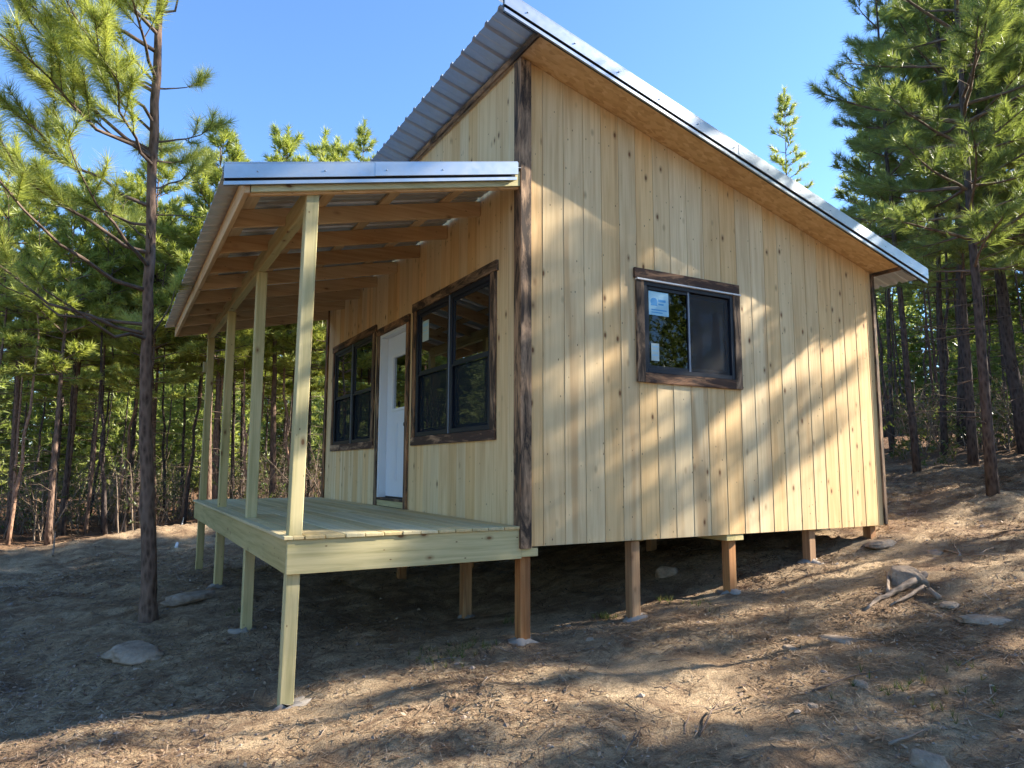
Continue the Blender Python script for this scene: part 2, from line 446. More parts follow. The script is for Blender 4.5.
def siding_front(x=0.0, sgn=1, y0=0.0, z0=0.0, ztop=ZF, ops=(), name='front_siding'):
    m = MB()
    for (u, e, a, b, zs, rn) in split_boards(y0, LY, 0.207, list(ops)):
        gap = 0.003
        dep = lambda y: x + sgn*(0.001+0.005*(e-y)/(e-u))
        aa = a+gap if a == u else a; bb = b-gap if b == e else b
        off = (R.uniform(0, 50), R.uniform(0, 50), R.uniform(0, 50))
        z = z0; segs = []
        for (c, d) in zs: segs.append((z, c)); z = d
        segs.append((z, ztop))
        for (c, d) in segs:
            if d-c < 0.01: continue
            P = [(dep(aa), aa, c), (x+sgn*0.032, aa, c), (x+sgn*0.032, bb, c), (dep(bb), bb, c),
                 (dep(aa), aa, d), (x+sgn*0.032, aa, d), (x+sgn*0.032, bb, d), (dep(bb), bb, d)]
            m.hexa(P, 2, rn, off)
    return m.build(name, W['siding'], cabin)
siding_front(0.0, 1, 0.032, -0.0, ZF-0.004, [FA, FB, (FD[0], FD[1], -0.5, FD[3])])
siding_front(WX, -1, 0.032, 0.0, ZB-0.004, [], 'rear_siding')
m = MB()                                               # far gable wall
u = 0.032
while u < WX-0.04:
    e = min(u+0.207, WX-0.032)
    m.hexa([(u+.003, LY-.03, 0), (e-.003, LY-.03, 0), (e-.003, LY, 0), (u+.003, LY, 0),
            (u+.003, LY-.03, roofz(u)-.01), (e-.003, LY-.03, roofz(e)-.01), (e-.003, LY, roofz(e)-.01), (u+.003, LY, roofz(u)-.01)], 2)
    u = e
m.build('far_siding', W['siding'], cabin)

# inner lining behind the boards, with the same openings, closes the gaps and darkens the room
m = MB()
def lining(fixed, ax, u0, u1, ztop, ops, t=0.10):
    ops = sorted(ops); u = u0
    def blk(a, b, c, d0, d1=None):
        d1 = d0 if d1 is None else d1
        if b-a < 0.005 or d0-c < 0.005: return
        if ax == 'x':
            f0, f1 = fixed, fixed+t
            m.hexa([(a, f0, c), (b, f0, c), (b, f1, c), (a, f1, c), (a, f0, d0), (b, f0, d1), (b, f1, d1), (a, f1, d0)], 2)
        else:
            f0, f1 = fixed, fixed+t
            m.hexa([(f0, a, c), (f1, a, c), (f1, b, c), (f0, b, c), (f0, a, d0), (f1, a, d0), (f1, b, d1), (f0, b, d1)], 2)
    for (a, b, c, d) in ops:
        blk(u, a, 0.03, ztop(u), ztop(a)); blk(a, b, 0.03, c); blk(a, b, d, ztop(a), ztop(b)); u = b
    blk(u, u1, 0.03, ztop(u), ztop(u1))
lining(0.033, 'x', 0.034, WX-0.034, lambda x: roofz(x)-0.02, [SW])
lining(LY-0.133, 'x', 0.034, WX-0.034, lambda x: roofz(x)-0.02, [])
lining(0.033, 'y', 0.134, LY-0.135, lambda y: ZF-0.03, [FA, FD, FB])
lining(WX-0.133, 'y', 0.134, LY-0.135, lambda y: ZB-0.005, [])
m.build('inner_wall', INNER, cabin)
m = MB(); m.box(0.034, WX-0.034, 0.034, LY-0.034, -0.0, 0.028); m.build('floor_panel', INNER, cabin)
m = MB()
for k in range(12):                                    # floor joists seen end-on below
    y = 0.04+k*(LY-0.1)/11; m.box(0.05, WX-0.05, y, y+0.04, -0.001+0.002, -0.0+0.001)
# girders under the floor
m = MB()
for (gx, w, gb) in ((0.055, 0.10, -0.075), (1.20, 0.09, -0.012), (2.33, 0.22, -0.06), (3.47, 0.09, -0.012), (4.5, 0.09, -0.012)):
    m.box(gx-w/2, gx+w/2, 0.036 if gb > -0.02 else 0.012, LY-0.03, gb, -0.002)
m.build('floor_girders', W['treated'], cabin, 0.003)

# foundation posts and their concrete feet
def foot(x, y, r, seed, parent=None):
    rr = random.Random(seed); z = gz(x, y)
    V = []; F = []; n = 12
    for ring, (q, h) in enumerate(((1.35, -0.04), (0.95, 0.004), (0.62, 0.022), (0.3, 0.028))):
        for k in range(n):
            a = 2*math.pi*k/n; s = r*q*rr.uniform(0.45, 1.35)
            px, py = x+math.cos(a)*s, y+math.sin(a)*s
            V.append((px, py, gz(px, py)+h+(rr.uniform(-.014, .016) if ring else 0)))
    for i in range(3):
        for k in range(n):
            k2 = (k+1) % n; F.append((i*n+k, i*n+k2, (i+1)*n+k2, (i+1)*n+k))
    F.append(tuple(3*n+k for k in range(n)))
    mb = MB(); mb.add(V, F, smooth=True)
    return mb.build('concrete_footing', CONC, parent)
fposts = [(0.06, 0.09, 1), (1.17, 0.10, 1), (2.33, 0.10, 1), (3.47, 0.10, 1), (4.5, 0.12, 0),
          (0.30, 1.62, 0), (0.30, 3.4, 0), (1.2, 3.4, 0), (3.0, 2.0, 0), (2.33, 3.9, 0), (3.47, 3.9, 0), (4.5, 2.5, 0),
          (0.06, 5.9, 0), (1.2, 5.9, 0), (2.33, 5.9, 0), (3.47, 5.9, 0), (4.5, 5.9, 0)]
for i, (x, y, ft) in enumerate(fposts):
    m = MB(); m.box(x-0.046, x+0.046, y-0.046, y+0.046, gz(x, y)-0.3, {0.06: -0.0755, 2.33: -0.0605}.get(x, -0.013))
    p = m.build('foundation_post', W['found'], cabin, 0.004)
    if ft or i == 5: foot(x, y, 0.115 if ft else 0.08, 40+i, p)

# corner boards
m = MB(); m.box(-0.020, 0.078, -0.024, -0.001, -0.012, ZF-0.03); m.box(-0.024, -0.001, -0.0235, 0.092, -0.008, ZF-0.02)
m.build('corner_board', W['stain'], cabin, 0.002)
m = MB(); m.box(WX-0.022, WX+0.024, -0.022, -0.001, 0.01, ZB-0.02); m.box(WX+0.001, WX+0.025, -0.021, 0.09, 0.0, ZB-0.03)
m.build('corner_board', W['stain'], cabin, 0.002)
m = MB(); m.box(-0.022, -0.001, LY-0.09, LY+0.022, -0.0, ZF-0.03); m.box(-0.021, 0.09, LY+0.001, LY+0.023, 0.0, ZF-0.04)
m.build('corner_board', W['stain'], cabin, 0.002)

# ---- main roof
RX0, RX1, RY0, RY1 = -0.363, 5.10, -0.353, 6.40
TH = 0.060                                             # metal above soffit plane
def slope_slab(mb, x0, x1, y0, y1, h0, h1, axis=0, f=roofz, rnd=None):
    mb.hexa([(x0, y0, f(x0)+h0), (x1, y0, f(x1)+h0), (x1, y1, f(x1)+h0), (x0, y1, f(x0)+h0),
             (x0, y0, f(x0)+h1), (x1, y0, f(x1)+h1), (x1, y1, f(x1)+h1), (x0, y1, f(x0)+h1)], axis, rnd)
m = MB(); slope_slab(m, -0.02, WX+0.024, RY0+0.02, RY1-0.02, 0.0, 0.012); roof = m.build('roof', OSB, cabin)
roof['label'] = 'low sloping shed roof with oriented strand board soffit'
m = MB()
for x in (-0.018, 1.2, 2.4, 3.6, WX-0.03): slope_slab(m, x, x+0.038, RY0+0.03, RY1-0.03, 0.013, 0.052)
m.build('roof_framing', W['rafter'], roof)

def ribbed(x0, x1, y0, y1, f, h, pitch=0.229, rib=0.026, w=0.06):
    ys = []; y = y0+0.06
    prof = [(y0, 0)]
    while y+w < y1:
        prof += [(y, 0), (y+0.012, rib), (y+w-0.012, rib), (y+w, 0)]; y += pitch
        mid = y-pitch+w+(pitch-w)/2
        if mid < y1-0.05: prof += [(mid-0.02, 0), (mid-0.012, 0.005), (mid+0.012, 0.005), (mid+0.02, 0)]
    prof.append((y1, 0))
    V = []; F = []; n = len(prof); NX = 5
    for i in range(NX):
        x = x0+(x1-x0)*i/(NX-1)
        for (yy, r) in prof: V.append((x, yy, f(x)+h+r))
    for i in range(NX-1):
        for k in range(n-1): F.append((i*n+k, (i+1)*n+k, (i+1)*n+k+1, i*n+k+1))
    mb = MB(); mb.add(V, F); return mb
mm = ribbed(RX0, RX1, RY0, RY1, roofz, TH)
o = mm.build('metal_roofing', METR, roof)
s = o.modifiers.new('thickness', 'SOLIDIFY'); s.thickness = 0.0025; s.offset = 1
# stained fascia along the top of the front wall, running out under the rake
m = MB(); m.box(-0.046, -0.0245, RY0+0.01, RY1-0.01, ZF-0.012, ZF+0.048); m.build('fascia_board', W['stain'], roof, 0.002)
m = MB(); slope_slab(m, WX+0.0265, WX+0.05, RY0+0.02, RY1-0.02, -0.03, 0.055, 1); m.build('fascia_board', W['stain'], roof)
# rake trim, near and far
def rake(x0, x1, y, f, sg, parent, top, drop):
    m = MB()
    slope_slab(m, x0-0.004, x1+0.01, min(y, y-sg*0.012), max(y, y-sg*0.012), top-drop*0.70, top, f=f)           # face
    slope_slab(m, x0-0.003, x1+0.008, min(y-sg*0.011, y+sg*0.12), max(y-sg*0.011, y+sg*0.12), top+0.001, top+0.010, f=f)  # cap
    slope_slab(m, x0-0.002, x1+0.006, min(y-sg*0.004, y+sg*0.012), max(y-sg*0.004, y+sg*0.012), top-drop, top-drop*0.82, f=f)    # lower lip
    xm = x0+(x1-x0)*0.46
    slope_slab(m, xm, x1+0.012, min(y-sg*0.0125, y-sg*0.0145), max(y-sg*0.0125, y-sg*0.0145), top-drop*0.69, top+0.002, f=f)   # overlapping length
    for k in range(int((x1-x0)/0.45)):                 # screw heads
        xs = x0+0.2+k*0.45; m.box(xs, xs+0.009, min(y-sg*0.012, y-sg*0.020), max(y-sg*0.012, y-sg*0.020), f(xs)+top-drop*0.42, f(xs)+top-drop*0.42+0.009)
    r = m.build('rake_trim', MET, parent, 0.002)
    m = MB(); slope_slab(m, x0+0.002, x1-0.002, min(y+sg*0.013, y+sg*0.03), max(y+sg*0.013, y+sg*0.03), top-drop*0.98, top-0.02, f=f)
    m.build('groove_shade_strip', DARK, r)  # dark strip stands in for the shade inside the trim groove
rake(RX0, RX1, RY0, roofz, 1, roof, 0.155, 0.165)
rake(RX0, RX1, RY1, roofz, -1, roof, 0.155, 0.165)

# ---- porch roof
PS = 0.224
pz = lambda x: 3.078 + PS*x                           # underside of the metal
PX0 = -2.29; PY0, PY1 = -0.045, 6.10
proof = empty('porch_roof'); proof.parent = cabin
mm = ribbed(PX0, -0.026, PY0+0.012, PY1, pz, 0.0)
o = mm.build('metal_roofing', METR, proof)
s = o.modifiers.new('thickness', 'SOLIDIFY'); s.thickness = 0.0025; s.offset = 1
rake(PX0, -0.080, PY0, pz, 1, proof, 0.036, 0.145)
for (y) in (0.012, 0.75, 1.49, 2.22, 2.95, 3.68, 4.41, 5.14, 5.98):
    m = MB(); m.hexa([(-2.12, y, pz(-2.12)-0.165), (-0.003, y, pz(0)-0.165), (-0.003, y+0.038, pz(0)-0.165), (-2.12, y+0.038, pz(-2.12)-0.165),
                      (-2.12, y, pz(-2.12)-0.024), (-0.003, y, pz(0)-0.024), (-0.003, y+0.038, pz(0)-0.024), (-2.12, y+0.038, pz(-2.12)-0.024)], 0)
    m.build('rafter', W['rafter'], proof, 0.003)
for x in (-2.02, -1.47, -0.93, -0.36):
    m = MB(); slope_slab(m, x-0.045, x+0.045, 0.0, 6.05, -0.0235, -0.002, 1, pz); m.build('purlin', W['rafter'], proof)
m = MB(); m.hexa([(-2.16, -0.012, pz(-2.16)-0.155), (-2.122, -0.012, pz(-2.122)-0.155), (-2.122, 6.05, pz(-2.122)-0.155), (-2.16, 6.05, pz(-2.16)-0.155),
                  (-2.16, -0.012, pz(-2.16)-0.004), (-2.122, -0.012, pz(-2.122)-0.004), (-2.122, 6.05, pz(-2.122)-0.004), (-2.16, 6.05, pz(-2.16)-0.004)], 1)
m.build('fascia_board', W['rafter'], proof, 0.003)
# pale board behind the near gable trim
m = MB(); m.hexa([(-2.118, -0.016, pz(-2.118)-0.150), (-0.028, -0.016, pz(-.028)-0.150), (-0.028, 0.0105, pz(-.028)-0.150), (-2.118, 0.0105, pz(-2.118)-0.150),
                  (-2.118, -0.016, pz(-2.118)-0.026), (-0.028, -0.016, pz(-.028)-0.026), (-0.028, 0.0105, pz(-.028)-0.026), (-2.118, 0.0105, pz(-2.118)-0.026)], 0)
m.build('gable_board', W['treated'], proof, 0.002)
m = MB(); m.box(-1.735, -1.665, 0.13, 6.03, 2.445, 2.595); m.build('porch_beam', W['treated'], proof, 0.003)

# ---- deck
DX = -1.785
m = MB(); x = -0.002-0.0; k = 0
nb = 13; bw = (1.79)/nb
deck = empty('porch_deck'); deck.parent = cabin
for k in range(nb):
    x1 = -0.026-k*bw; x0 = x1-bw+0.006
    cut = R.choice([2.44, 3.05, 3.66]) + R.uniform(-.02, .02)
    e = 0.006*R.random()
    if k == nb-1:   # outer board is notched round the posts
        ys = [-0.012]
        for py in (0.083, 2.0, 3.95, 5.95): ys += [py-0.047, py+0.047]
        m.box(x0, DX+0.035, -0.016, 6.07, 0.138, 0.162)
        for a, b in ((-0.016, 0.034), (0.132, 1.951), (2.049, 3.901), (3.999, 5.901), (5.999, 6.07)): m.box(DX+0.036, x1, a, b, 0.138, 0.1615)
    else:
        m.box(x0, x1, -0.014-e, cut-0.002, 0.138, 0.162+R.uniform(-.0015, .0015)); m.box(x0, x1, cut+0.002, 6.07, 0.138, 0.162+R.uniform(-.0015, .0015))
m.build('deck_boards', W['deck'], deck, 0.003)
m = MB(); m.box(DX, 0.138, -0.003, -0.003+0.001, -0.07, -0.069)
m = MB(); m.box(DX, 0.0, 0.0, 0.036, -0.088, 0.1375); m.box(0.0002, 0.150, 0.0, 0.036, -0.076, -0.0125); m.build('rim_board', W['treated'], deck, 0.003)
m = MB(); m.box(DX, DX+0.036, 0.0365, 6.05, -0.088, 0.1375); m.build('rim_board', W['treated'], deck, 0.003)
m = MB(); m.box(DX+0.04, -0.003, 6.014, 6.05, -0.088, 0.1375); m.build('rim_board', W['treated'], deck, 0.003)
m = MB()
for k in range(1, 13): m.box(DX+0.04, -0.003, 0.04+k*0.455, 0.04+k*0.455+0.036, -0.04, 0.137)
m.build('deck_joists', W['treated'], deck)

for i, y in enumerate((0.083, 2.0, 3.95, 5.95)):
    top = 2.60 if i == 0 else 2.444
    cx = -1.69 - 0.006*i*0
    m = MB(); z0 = gz(-1.70, y)-0.3
    l0 = R.uniform(-.012, .012)
    m.beam((cx+(-0.055 if i == 0 else l0-0.01), y, z0), (cx, y, top), 0.089, 0.089, up=(0, 1, 0))
    p = m.build('porch_post', W['treated'], cabin, 0.004)
    if i in (0, 1, 2): foot(-1.70, y, 0.12, 70+i, p)
m = MB(); m.box(-1.78, -1.737, 5.92, 5.965, 1.95, 2.10); m.build('post_block', W['treated'], cabin, 0.003)

# ---- windows
def win_unit(parent, F, y0, y1, z0, z1, screen=True):
    """double-hung unit in the plane x = F; y0..y1, z0..z1"""
    t = 0.045; zm = (z0+z1)/2-0.02
    m = MB()
    m.box(F-0.01, F+0.06, y0, y0+t, z0, z1); m.box(F-0.01, F+0.06, y1-t, y1, z0, z1)
    m.box(F-0.0095, F+0.06, y0+t, y1-t, z0, z0+t); m.box(F-0.0095, F+0.06, y0+t, y1-t, z1-t, z1)
    fr = m.build('window_frame', BLACKF, parent, 0.003)
    a, b = y0+t+0.0005, y1-t-0.0005
    for (c, d, xf, nm) in ((zm, z1-t-0.0005, F+0.006, 'upper_sash'), (z0+t+0.0005, zm+0.035, F+0.026, 'lower_sash')):
        m = MB(); s = 0.032
        m.box(xf, xf+0.02, a, a+s, c, d); m.box(xf, xf+0.02, b-s, b, c, d)
        m.box(xf-0.0005, xf+0.02, a+s, b-s, c, c+s); m.box(xf-0.0005, xf+0.02, a+s, b-s, d-s, d)
        m.build(nm, BLACKF, parent, 0.002)
        m = MB(); m.box(xf+0.008, xf+0.012, a+s+.0005, b-s-.0005, c+s+.0005, d-s-.0005); m.build('glass_pane', GLASS, parent)
    if screen:
        m = MB(); m.box(F+0.022, F+0.0235, a+0.018, b-0.018, z0+t+0.002, zm-0.018); m.build('insect_screen', SCREEN, parent)
        m = MB()
        m.box(F-0.006, F+0.004, a, a+0.016, z0+t, zm-0.001); m.box(F-0.006, F+0.004, b-0.016, b, z0+t, zm-0.001)
        m.box(F-0.0065, F+0.004, a+.016, b-.016, zm-0.018, zm-0.001); m.build('screen_frame', BLACKF, parent)

def trim_front(parent, y0, y1, z0, z1, w=0.09, sill=True, head=0.03, door=False):
    X0, X1 = -0.022, -0.0005
    zb = z0-w if sill else -0.0 + 0.163
    for (a, b) in ((y0-w, y0), (y1, y1+w)):
        m = MB(); m.box(X0, X1, a, b, zb if not sill else z0-0.0, z1); m.build('trim_board', W['stain'], parent, 0.002)
    m = MB(); m.box(X0-0.004, X1, y0-w-head, y1+w+head*0.4, z1+0.0005, z1+w+0.004); m.build('head_trim', W['stain'], parent, 0.002)
    if sill:
        m = MB(); m.box(X0-0.002, X1, y0-w-0.004, y1+w+0.004, z0-w, z0-0.0005); m.build('sill_trim', W['stain_light'], parent, 0.002)

def sticker_front(parent, F, y, z, w, h):
    m = MB(); m.box(F, F+0.0012, y, y+w, z, z+h); s = m.build('sticker', PAPER, parent)
    m = MB()
    m.box(F-0.0010, F-0.0002, y+w*0.12, y+w*0.88, z+h*0.72, z+h*0.88)
    m.box(F-0.0010, F-0.0002, y+w*0.30, y+w*0.88, z+h*0.50, z+h*0.56)
    m.box(F-0.0010, F-0.0002, y+w*0.12, y+w*0.88, z+h*0.34, z+h*0.38)
    m.build('sticker_print', LBLUE, s)

for i, (F_, st) in enumerate(((FA, True), (FB, False))):
    wnd = empty('window'); wnd.parent = cabin
    wnd['label'] = 'twin double-hung window beside the %s of the door' % ('near side' if i == 0 else 'far side')
    y0, y1, z0, z1 = F_
    mid = (y0+y1)/2
    win_unit(wnd, 0.0, y0+0.002, mid-0.006, z0+0.002, z1-0.002)
    win_unit(wnd, 0.0, mid+0.006, y1-0.002, z0+0.002, z1-0.002)
    m = MB(); m.box(-0.016, 0.06, mid-0.0055, mid+0.0055, z0+.003, z1-.003); m.build('mullion', GREYF, wnd)
    trim_front(wnd, y0, y1, z0, z1)
    if i == 0:
        sticker_front(wnd, 0.0108, y1-0.30, z1-0.36, 0.17, 0.22)

# side window: horizontal slider
sw = empty('window'); sw.parent = cabin; sw['label'] = 'black sliding side window with blue label on its left pane'
x0, x1, z0, z1 = SW
for (a, b) in ((x0-0.088, x0), (x1, x1+0.085)):
    m = MB(); m.box(a, b, -0.023, -0.0005, z0-0.088, z1-0.002); m.build('trim_board', W['stain'], sw, 0.002)
m = MB(); m.box(x0-0.105, x1+0.075, -0.027, -0.0005, z1+0.012, z1+0.105); m.build('head_trim', W['stain_light'], sw, 0.002)
m = MB(); m.box(x0+0.0005, x1-0.0005, -0.022, -0.0005, z0-0.09, z0-0.0005); m.build('sill_trim', W['stain_light'], sw, 0.002)
m = MB(); m.box(x0-0.085, x1+0.088, -0.035, -0.0003, z1-0.0015, z1+0.0115); m.build('drip_flashing', WSTRIP, sw)
m = MB(); t = 0.042
m.box(x0+.001, x0+t, -0.012, 0.06, z0+.001, z1-.002); m.box(x1-t, x1-.001, -0.012, 0.06, z0+.001, z1-.002)
m.box(x0+t, x1-t, -0.0115, 0.06, z0+.001, z0+t); m.box(x0+t, x1-t, -0.0115, 0.06, z1-t, z1-.002)
m.build('window_frame', BLACKF, sw, 0.003)
xm = x0+(x1-x0)*0.485
m = MB(); s = 0.03
def sash(a, b, yf):
    m.box(a, a+s, yf, yf+0.02, z0+t, z1-t); m.box(b-s, b, yf, yf+0.02, z0+t, z1-t)
    m.box(a+s, b-s, yf-0.0005, yf+0.02, z0+t, z0+t+s); m.box(a+s, b-s, yf-0.0005, yf+0.02, z1-t-s, z1-t)
sash(x0+t, xm+0.02, 0.004); m.build('fixed_sash', BLACKF, sw, 0.002)
m = MB(); s = 0.042; sash(xm-0.005, x1-t, 0.027); m.build('sliding_sash', BLACKF, sw, 0.002)
m = MB(); m.box(xm-0.004, xm+0.014, -0.002, 0.0035, z0+t, z1-t); m.build('meeting_rail', GREYF, sw)
m = MB(); m.box(x0+t+.03, xm-.01, 0.012, 0.016, z0+t+.03, z1-t-.03); m.build('glass_pane', GLASS_SIDE, sw)
m = MB(); m.box(xm+.037, x1-t-.042, 0.035, 0.039, z0+t+.042, z1-t-.042); m.build('glass_pane', GLASS_SIDE, sw)
m = MB(); m.box(xm+.03, x1-t-.01, 0.014, 0.0155, z0+t+.01, z1-t-.01); m.build('insect_screen', SCREEN_SIDE, sw)
# labels stuck on the fixed pane
sx = x0+t+0.035; sz = z1-t-0.26
m = MB(); m.box(sx, sx+0.235, 0.0095, 0.0115, sz, sz+0.22); st = m.build('sticker', LBLUE, sw)
m = MB()
V = []; n = 14
for k in range(n):                                     # round wave emblem
    a = 2*math.pi*k/n; V.append((sx+0.062+0.042*math.cos(a), 0.0085, sz+0.125+0.036*math.sin(a)))
m.add(V, [tuple(range(n))])
m.box(sx+0.025, sx+0.10, 0.0083, 0.0092, sz+0.088, sz+0.100)
for (a, b, c, d) in ((0.112, 0.20, 0.128, 0.150), (0.112, 0.175, 0.098, 0.112), (0.03, 0.21, 0.045, 0.055), (0.03, 0.16, 0.022, 0.030)):
    m.box(sx+a, sx+b, 0.0083, 0.0092, sz+c, sz+d)
m.build('sticker_print', BLUE, st)
m = MB(); m.box(sx+0.02, sx+0.110, 0.0095, 0.0115, z0+t+0.075, z0+t+0.235); st = m.build('sticker', PAPER, sw)
m = MB()
for q in (0.20, 0.16, 0.12): m.box(sx+0.032, sx+0.098, 0.0083, 0.0092, z0+t+q, z0+t+q+0.012)
m.build('sticker_print', LBLUE, st)

# ---- door
dr = empty('door'); dr.parent = cabin
y0, y1, z0, z1 = FD
trim_front(dr, y0, y1, z0, z1, 0.085, sill=False, head=0.0)
jb = MB(); jb.box(-0.006, 0.13, y0+.001, y0+0.035, z0+0.10, z1-.001); jb.box(-0.006, 0.13, y1-0.035, y1-.001, z0+0.10, z1-.001)
jb.box(-0.0055, 0.11, y0+.035, y1-.035, z1-0.035, z1-.001); jb.build('door_jamb', WHITE, dr, 0.002)
m = MB(); m.box(-0.012, 0.13, y0+.001, y1-.001, z0+0.072, z0+0.0995); m.build('threshold', W['stain'], dr, 0.002)
m = MB(); m.box(-0.003, 0.05, y0+.001, y1-.001, z0-0.02+0.023, z0+0.0715); m.build('sill_board', W['treated'], dr, 0.002)
ya, yb, za, zb_ = y0+0.037, y1-0.037, z0+0.115, z1-0.037
XF = 0.088
gy0, gy1, gz0, gz1 = ya+0.17, yb-0.23, za+1.04, zb_-0.27
m = MB()
m.box(XF, XF+0.04, ya, gy0, za, zb_); m.box(XF, XF+0.04, gy1, yb, za, zb_)
m.box(XF, XF+0.04, gy0, gy1, za, gz0); m.box(XF, XF+0.04, gy0, gy1, gz1, zb_)
for (a, b) in ((ya+0.12, (ya+yb)/2-0.04), ((ya+yb)/2+0.04, yb-0.12)):   # two raised panels below
    m.box(XF-0.006, XF-0.0005, a, b, za+0.18, za+0.86); m.box(XF-0.010, XF-0.0065, a+0.03, b-0.03, za+0.21, za+0.83)
slab = m.build('door_panel', DOORW, dr, 0.002)
m = MB(); q = 0.035
m.box(XF-0.014, XF-0.0005, gy0-q, gy0, gz0-q, gz1+q); m.box(XF-0.014, XF-0.0005, gy1, gy1+q, gz0-q, gz1+q)
m.box(XF-0.0135, XF-0.0005, gy0, gy1, gz0-q, gz0); m.box(XF-0.0135, XF-0.0005, gy0, gy1, gz1, gz1+q)
m.build('glazing_frame', WHITE, dr, 0.003)
m = MB(); m.box(XF+0.010, XF+0.014, gy0+.001, gy1-.001, gz0+.001, gz1-.001); m.build('glass_pane', GLASS, dr)
m = MB(); m.box(XF+0.004, XF+0.0095, ya, yb, za-0.013, za-0.001); m.build('door_sweep', DARK, dr)
m = MB(); hy = ya+0.075
m.tube([(XF-0.001, hy, 1.10), (XF-0.03, hy, 1.10), (XF-0.045, hy, 1.10), (XF-0.07, hy, 1.10)], [0.026, 0.012, 0.027, 0.022], 12)
m.build('door_handle', DARK, dr)
m = MB(); m.tube([(XF-0.001, hy, 1.25), (XF-0.018, hy, 1.25)], [0.027, 0.024], 12); m.build('door_lock', DARK, dr)

# ------------------------------------------------------------------ pines
def tuft_arrays(P, D, n, ln, w, rg, spread=(0.25, 1.15), tw=0.20):
    """needles round twig ends: P positions, D unit directions of the twigs"""
    T = len(P)
    Pn = np.repeat(P, n, 0); Dn = np.repeat(D, n, 0)
    a = rg.normal(size=(T*n, 3)); a -= (a*Dn).sum(1)[:, None]*Dn; a /= np.linalg.norm(a, axis=1)[:, None]+1e-9
    th = rg.uniform(spread[0], spread[1], T*n)[:, None]
    back = rg.uniform(0, tw, T*n)[:, None]
    nd = Dn*np.cos(th)+a*np.sin(th)
    L = (ln*rg.uniform(0.7, 1.1, T*n))[:, None]
    base = Pn-Dn*back
    side = np.cross(nd, rg.normal(size=(T*n, 3))); side /= np.linalg.norm(side, axis=1)[:, None]+1e-9
    tip = base+nd*L; tip[:, 2] -= (L[:, 0]**2)*0.25
    V = np.stack([base-side*w/2, base+side*w/2, tip], 1).reshape(-1, 3)
    F = np.arange(T*n*3).reshape(-1, 3)
    rt = np.repeat(rg.uniform(0, 1, T), n)*0.62+rg.uniform(0, 0.38, T*n)
    return V, F, rt

def limb_curve(base, az, el, L, rr, curl=0.5, seg=6):
    pts = [Vector(base)]; e = el; a = az
    for i in range(seg):
        e += curl*(0.10 if i > 1 else -0.08)+rr.uniform(-.06, .06); a += rr.uniform(-.12, .12)
        pts.append(pts[-1]+Vector((math.cos(a)*math.cos(e), math.sin(a)*math.cos(e), math.sin(e)))*(L/seg))
    return pts

def dress(limbs, pts, L, r0, rr, tufts, dens=1.0, twr=0.0035, start=0.3):
    """a limb tube, its side twigs, and tuft positions"""
    n = len(pts)
    limbs.tube(pts, [r0*(1-0.82*i/(n-1)) for i in range(n)], 5, cap=False)
    def pt(t):
        f = t*(n-1); i = min(int(f), n-2); return pts[i].lerp(pts[i+1], f-i), (pts[i+1]-pts[i]).normalized()
    k = max(3, int(L*6.5*dens)); sd = 1
    for j in range(k):
        t = start+(1-start)*(j+rr.random()*0.7)/k
        p, d = pt(min(t, 0.99)); sd = -sd
        q = d.cross(Vector((0, 0, 1)));
        if q.length < .01: q = Vector((1, 0, 0))
        q.normalize()
        tl = rr.uniform(0.45, 1.0)*L*0.42*(1.15-t)+0.10
        dd = (d*rr.uniform(0.7, 1.1)+q*sd*rr.uniform(0.5, 1.0)+Vector((0, 0, rr.uniform(-.1, .55)))).normalized()
        p1 = p+dd*tl*0.55; d2 = (dd+Vector((rr.uniform(-.2, .2), rr.uniform(-.2, .2), rr.uniform(0.1, .5)))).normalized(); p2 = p1+d2*tl*0.45
        limbs.tube([p, p1, p2], [twr*1.5, twr*1.2, twr*0.8], 3, cap=False)
        tufts.append((p2, d2))
        if tl > 0.28: tufts.append((p1+dd*0.02, dd))
        if tl > 0.42:
            d3 = (dd-q*sd*rr.uniform(.3, .9)+Vector((0, 0, .3))).normalized(); p3 = p1+d3*tl*0.35
            limbs.tube([p1, p3], [twr, twr*0.7], 3, cap=False); tufts.append((p3, d3))
    tufts.append((pts[-1], (pts[-1]-pts[-2]).normalized()))

